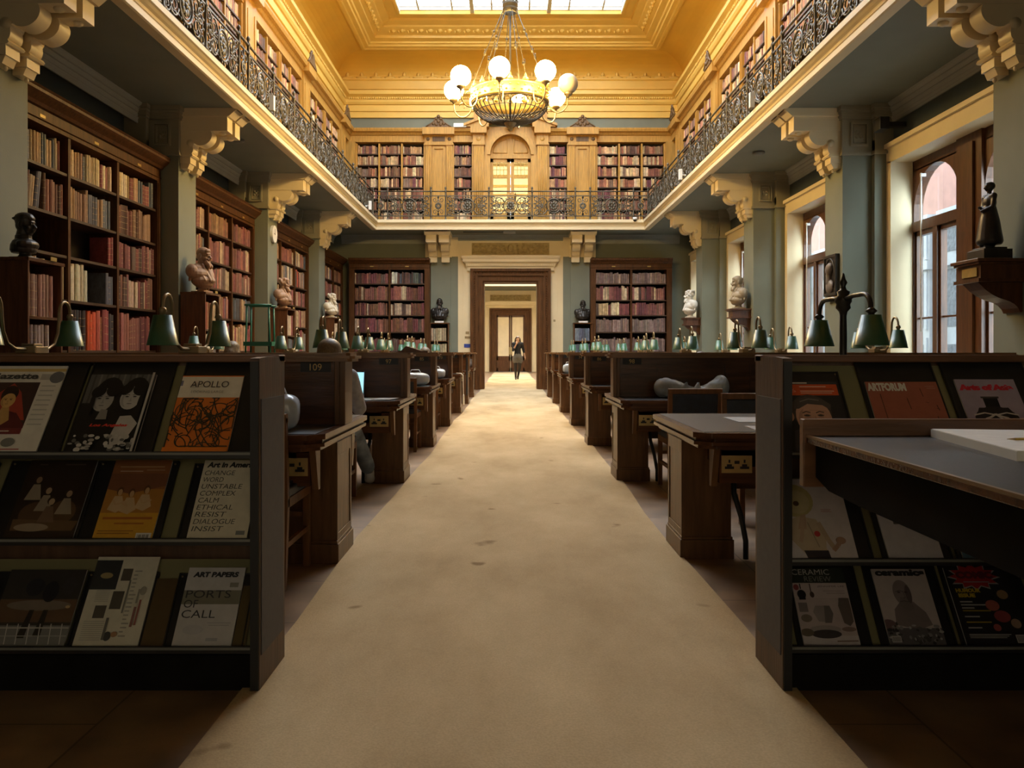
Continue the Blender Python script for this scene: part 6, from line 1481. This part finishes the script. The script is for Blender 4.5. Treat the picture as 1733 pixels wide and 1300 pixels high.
# bracketed sculpture on the window side pillars
def console(label, x, y, z, w, D, h, grp=None):
    """shelf bracket on a pillar's aisle face (face at x, projecting towards -x)"""
    r = thing('wall_bracket', label, 'bracket', (x, y, z), 0, grp)
    b = MB(); b.box(-D, 0, -w / 2, w / 2, -.03, 0); b.box(-D + .02, 0, -w / 2 + .02, w / 2 - .02, -.05, -.03); b.build('shelf', 'dwood', r, bevel=.004)
    b = MB(); b.box(-D + .05, 0, -w / 2 + .04, w / 2 - .04, -.05 - h * .35, -.05); b.box(-D + .02, 0, -w / 2 + .02, w / 2 - .02, -.06 - h * .35, -.05 - h * .35 + .02); b.build('frieze', 'dwood', r)
    pts = [(-D + .06, -.05 - h * .35)]
    for t in range(9): u = t / 8; pts.append(((-D + .06) * (1 - u) ** 1.4 + -.02 * u, -.06 - h * .35 - h * .65 * (u ** .8) - .02 * math.sin(u * PI * 2)))
    pts += [(0, -.05 - h), (0, -.05 - h * .35)]
    b = MB(); b.prism(pts, 'y', -w * .28, w * .28); b.build('corbel', 'dwood', r, bevel=.006); return r
console('carved dark wooden wall bracket under the bronze statuette, at the frame edge', 4.6, 7.56, 1.915, .46, .46, .42)
b = MB(); b.box(-.006, 0, -.12, .12, -.04, .04); tag(b.build('name_plate', 'gilt', None, (4.6 - .415, 7.54, 1.80)), 'gilt plate on the bracket of the bronze statuette', 'plate')
r = thing('statuette', 'dark bronze statuette of a robed standing figure on a wall bracket', 'statuette', (4.40, 7.60, 1.915))
b = MB(); b.box(-.13, .13, -.14, .14, 0, .10); b.box(-.10, .10, -.11, .11, .10, .12); b.build('plinth', 'bronze', r, bevel=.004)
b = MB(); Z = .12
b.lathe([(0, Z + .03), (.10, Z + .03), (.115, Z + .06), (.085, Z + .25), (.06, Z + .36), (.055, Z + .38), (0, Z + .38)], 18); b.cap((0, .03, Z + .02), (0, .03, Z + .10), .03, .03); b.cap((0, -.035, Z + .02), (0, -.035, Z + .10), .03, .03); b.ball((-.03, .03, Z + .01), (.05, .022, .014)); b.ball((-.03, -.04, Z + .01), (.05, .022, .014))
b.ball((0, 0, Z + .42), (.055, .075, .075)); b.cap((0, -.07, Z + .47), (0, .07, Z + .47), .03, .03)
for s in SIDES: b.cap((0, s * .08, Z + .46), (-.02, s * .085, Z + .37), .022, .019); b.cap((-.02, s * .085, Z + .37), (-.085, s * .02, Z + .355 + .02 * s), .018, .014)
b.cap((0, 0, Z + .48), (0, 0, Z + .53), .02, .018); b.ball((-.005, 0, Z + .56), (.042, .036, .046)); b.ball((.01, 0, Z + .57), (.042, .042, .04)); b.cap((-.035, 0, Z + .56), (-.052, 0, Z + .548), .005, .006)
b.build('figure', 'bronze', r, voxel=.007)
# oval relief plaque
r = thing('relief_plaque', 'dark rectangular plaque with an oval portrait relief on a window side pillar', 'plaque', (4.598, 11.78, 2.17))
b = MB(); b.box(-.045, 0, -.22, .22, -.29, .29); b.box(-.06, -.045, -.22, .22, .25, .29); b.box(-.06, -.045, -.22, .22, -.29, -.25); b.box(-.06, -.045, -.22, -.18, -.25, .25); b.box(-.06, -.045, .18, .22, -.25, .25); b.build('panel', 'bronze', r, bevel=.003)
b = MB(); b.tube([(-.05, .165 * math.cos(t), .235 * math.sin(t)) for t in [2 * PI * k / 32 for k in range(32)]], .014, 8, closed=True); b.build('oval_rim', 'bronze', r)
b = MB(); b.ball((-.05, .0, -.16), (.045, .13, .10)); b.cap((-.055, .01, -.10), (-.06, .01, .02), .05, .045); b.ball((-.065, .0, .08), (.05, .075, .09)); b.cap((-.07, .07, .08), (-.07, .095, .05), .01, .014); b.ball((-.065, .05, .0), (.03, .03, .025)); b.ball((-.06, -.03, .11), (.05, .075, .07)); b.build('portrait', 'marblegrey', r, voxel=.008)
b = MB(); b.box(-.012, 0, -.16, .16, -.03, .03); tag(b.build('name_plate', 'gilt', None, (4.6 - .03, 11.76, 1.84), None), 'gilt label below the oval portrait plaque', 'plate')
console('dark wooden wall bracket under the stone bust by the third window side pillar', 4.6, 15.98, 1.915, .40, .40, .36)
bust('bust', 'brownish stone bust of a man on a wall bracket, third window side pillar', 'stonebust', (4.40, 15.98, 1.915), PI, 1, .98)
console('dark wooden wall bracket under the white bust by the farthest window side pillar', 4.6, 20.17, 1.915, .40, .40, .36)
bust('bust', 'white marble bust of a bearded man on a wall bracket, farthest window side pillar', 'marblew', (4.38, 20.17, 1.915), PI, 2, 1.05)
# cameras and small boxes
def cctv(label, x, y, z, rz):
    r = thing('security_camera', label, 'camera', (x, y, z), rz, 'white security cameras on the gallery edge')
    b = MB(); b.tube([(0, 0, 0), (0, -.10, .02)], .012, 6); b.ball((0, 0, 0), .02, 8, 6); b.build('arm', 'white', r)
    b = MB(); b.box(-.04, .04, -.14, -.07, -.10, .13); o = b.build('housing', 'white', r, bevel=.008)
    b = MB(); b.box(-.03, .03, -.135, -.075, -.105, -.10); b.build('lens', 'black', r)
cctv('white security camera on the railing edge over the bookcases, near one', -3.72, 12.55, 4.84, PI / 2); cctv('white security camera on the railing edge over the bookcases, far one', -3.72, 21.3, 4.84, PI / 2)
cctv('white security camera on the railing edge over the windows, near one', 3.72, 12.4, 4.84, -PI / 2); cctv('white security camera on the railing edge over the windows, far one', 3.72, 17.6, 4.84, -PI / 2)
r = thing('dome_camera', 'small black and white dome camera on the end gallery edge', 'camera', (3.42, FY - .06, 4.66)); b = MB(); b.lathe([(0, .12), (.06, .12), (.06, .06), (.0, .06)], 14); b.build('mount', 'white', r); b = MB(); b.ball((0, 0, .055), .05, 12, 8); b.build('dome', 'black', r)
b = MB(); b.box(-.18, .18, -.05, .02, -.055, .055); tag(b.build('emergency_light', 'white', None, (-1.44, YW - .46, 7.53), None, bevel=.006), 'white box light on the oak cornice left of the gallery arch', 'light')
for (x, y, lb) in ((-4.35, 13.2, 'small round ceiling fitting under the gallery by the second bookcase'), (4.2, 14.0, 'small round ceiling fitting under the gallery near the second window')):
    r = thing('ceiling_fitting', lb, 'light', (x, y, 4.47)); b = MB(); b.lathe([(0, 0), (.10, 0), (.10, -.03), (.06, -.05), (0, -.05)], 18); b.build('disc', 'soffitgrey', r)
r = thing('ceiling_fitting', 'white ceiling box with a cable under the end gallery above the door', 'light', (-.03, YW - .75, 4.47)); b = MB(); b.box(-.17, .17, -.08, .08, -.05, 0); b.build('box', C(.4, .4, .36), r, bevel=.006); b = MB(); b.tube([(-.17, 0, -.015), (-1.3, 0, -.015)], .010, 5); b.build('cable', 'black', r)
r = thing('spotlight', 'black spotlight fixed above the second window', 'spotlight', (4.98, 11.0, 4.10)); b = MB(); b.box(-.02, .26, -.05, .05, -.03, .03); b.build('stem', 'black', r); b = MB(); b.box(-.11, .02, -.10, .10, -.08, .09); b.build('head', 'black', r, bevel=.01)
for (x, z, m_, w, h, lb, nm2) in ((-1.25, 1.64, 'oldbrass', .10, .07, 'small bronze switch plate above the wide one, left of the doorway', 'switch_plate'), (-1.24, 1.505, 'oldbrass', .16, .065, 'wide bronze switch plate left of the doorway', 'switch_plate'), (-1.24, 1.265, 'blue', .21, .105, 'small blue sign on the cream wall left of the doorway', 'sign'), (1.27, 1.99, 'oldbrass', .06, .06, 'small brass stud on the cream wall right of the doorway', 'stud')):
    b = MB(); b.box(-w / 2, w / 2, -.012, 0, -h / 2, h / 2); tag(b.build(nm2, m_, None, (x, YW - .05, z)), lb, nm2.split('_')[0])
# far room furniture glimpsed through the doorway
r = thing('book_trolley', 'white-topped book trolley with red and white volumes beyond the doorway', 'trolley', (1.28, 33.5, 0))
b = MB()
for z in (.2, .9, 1.25, 1.6): b.box(-.2, .5, -.2, .2, z, z + .03)
for x in (-.2, .47): b.box(x, x + .03, -.2, .2, 0, 2.05)
b.box(-.22, .52, -.22, .22, 2.0, 2.06); b.build('frame', 'white', r)
rng = random.Random(2)
for z, pl in ((.23, PAL_MIX), (.93, PAL_DARK), (1.28, [(.4, .25, .1)]), (1.63, [(.5, .15, .06), (.5, .45, .4)])):
    b = MB(); x = -.16
    while x < .44: t = rng.uniform(.03, .06); b.box(x, x + t * .96, -.15, .12, z, z + rng.uniform(.2, .27)); x += t
    tag(b.build('volumes', C(*rng.choice(pl)), r), None, None, None)
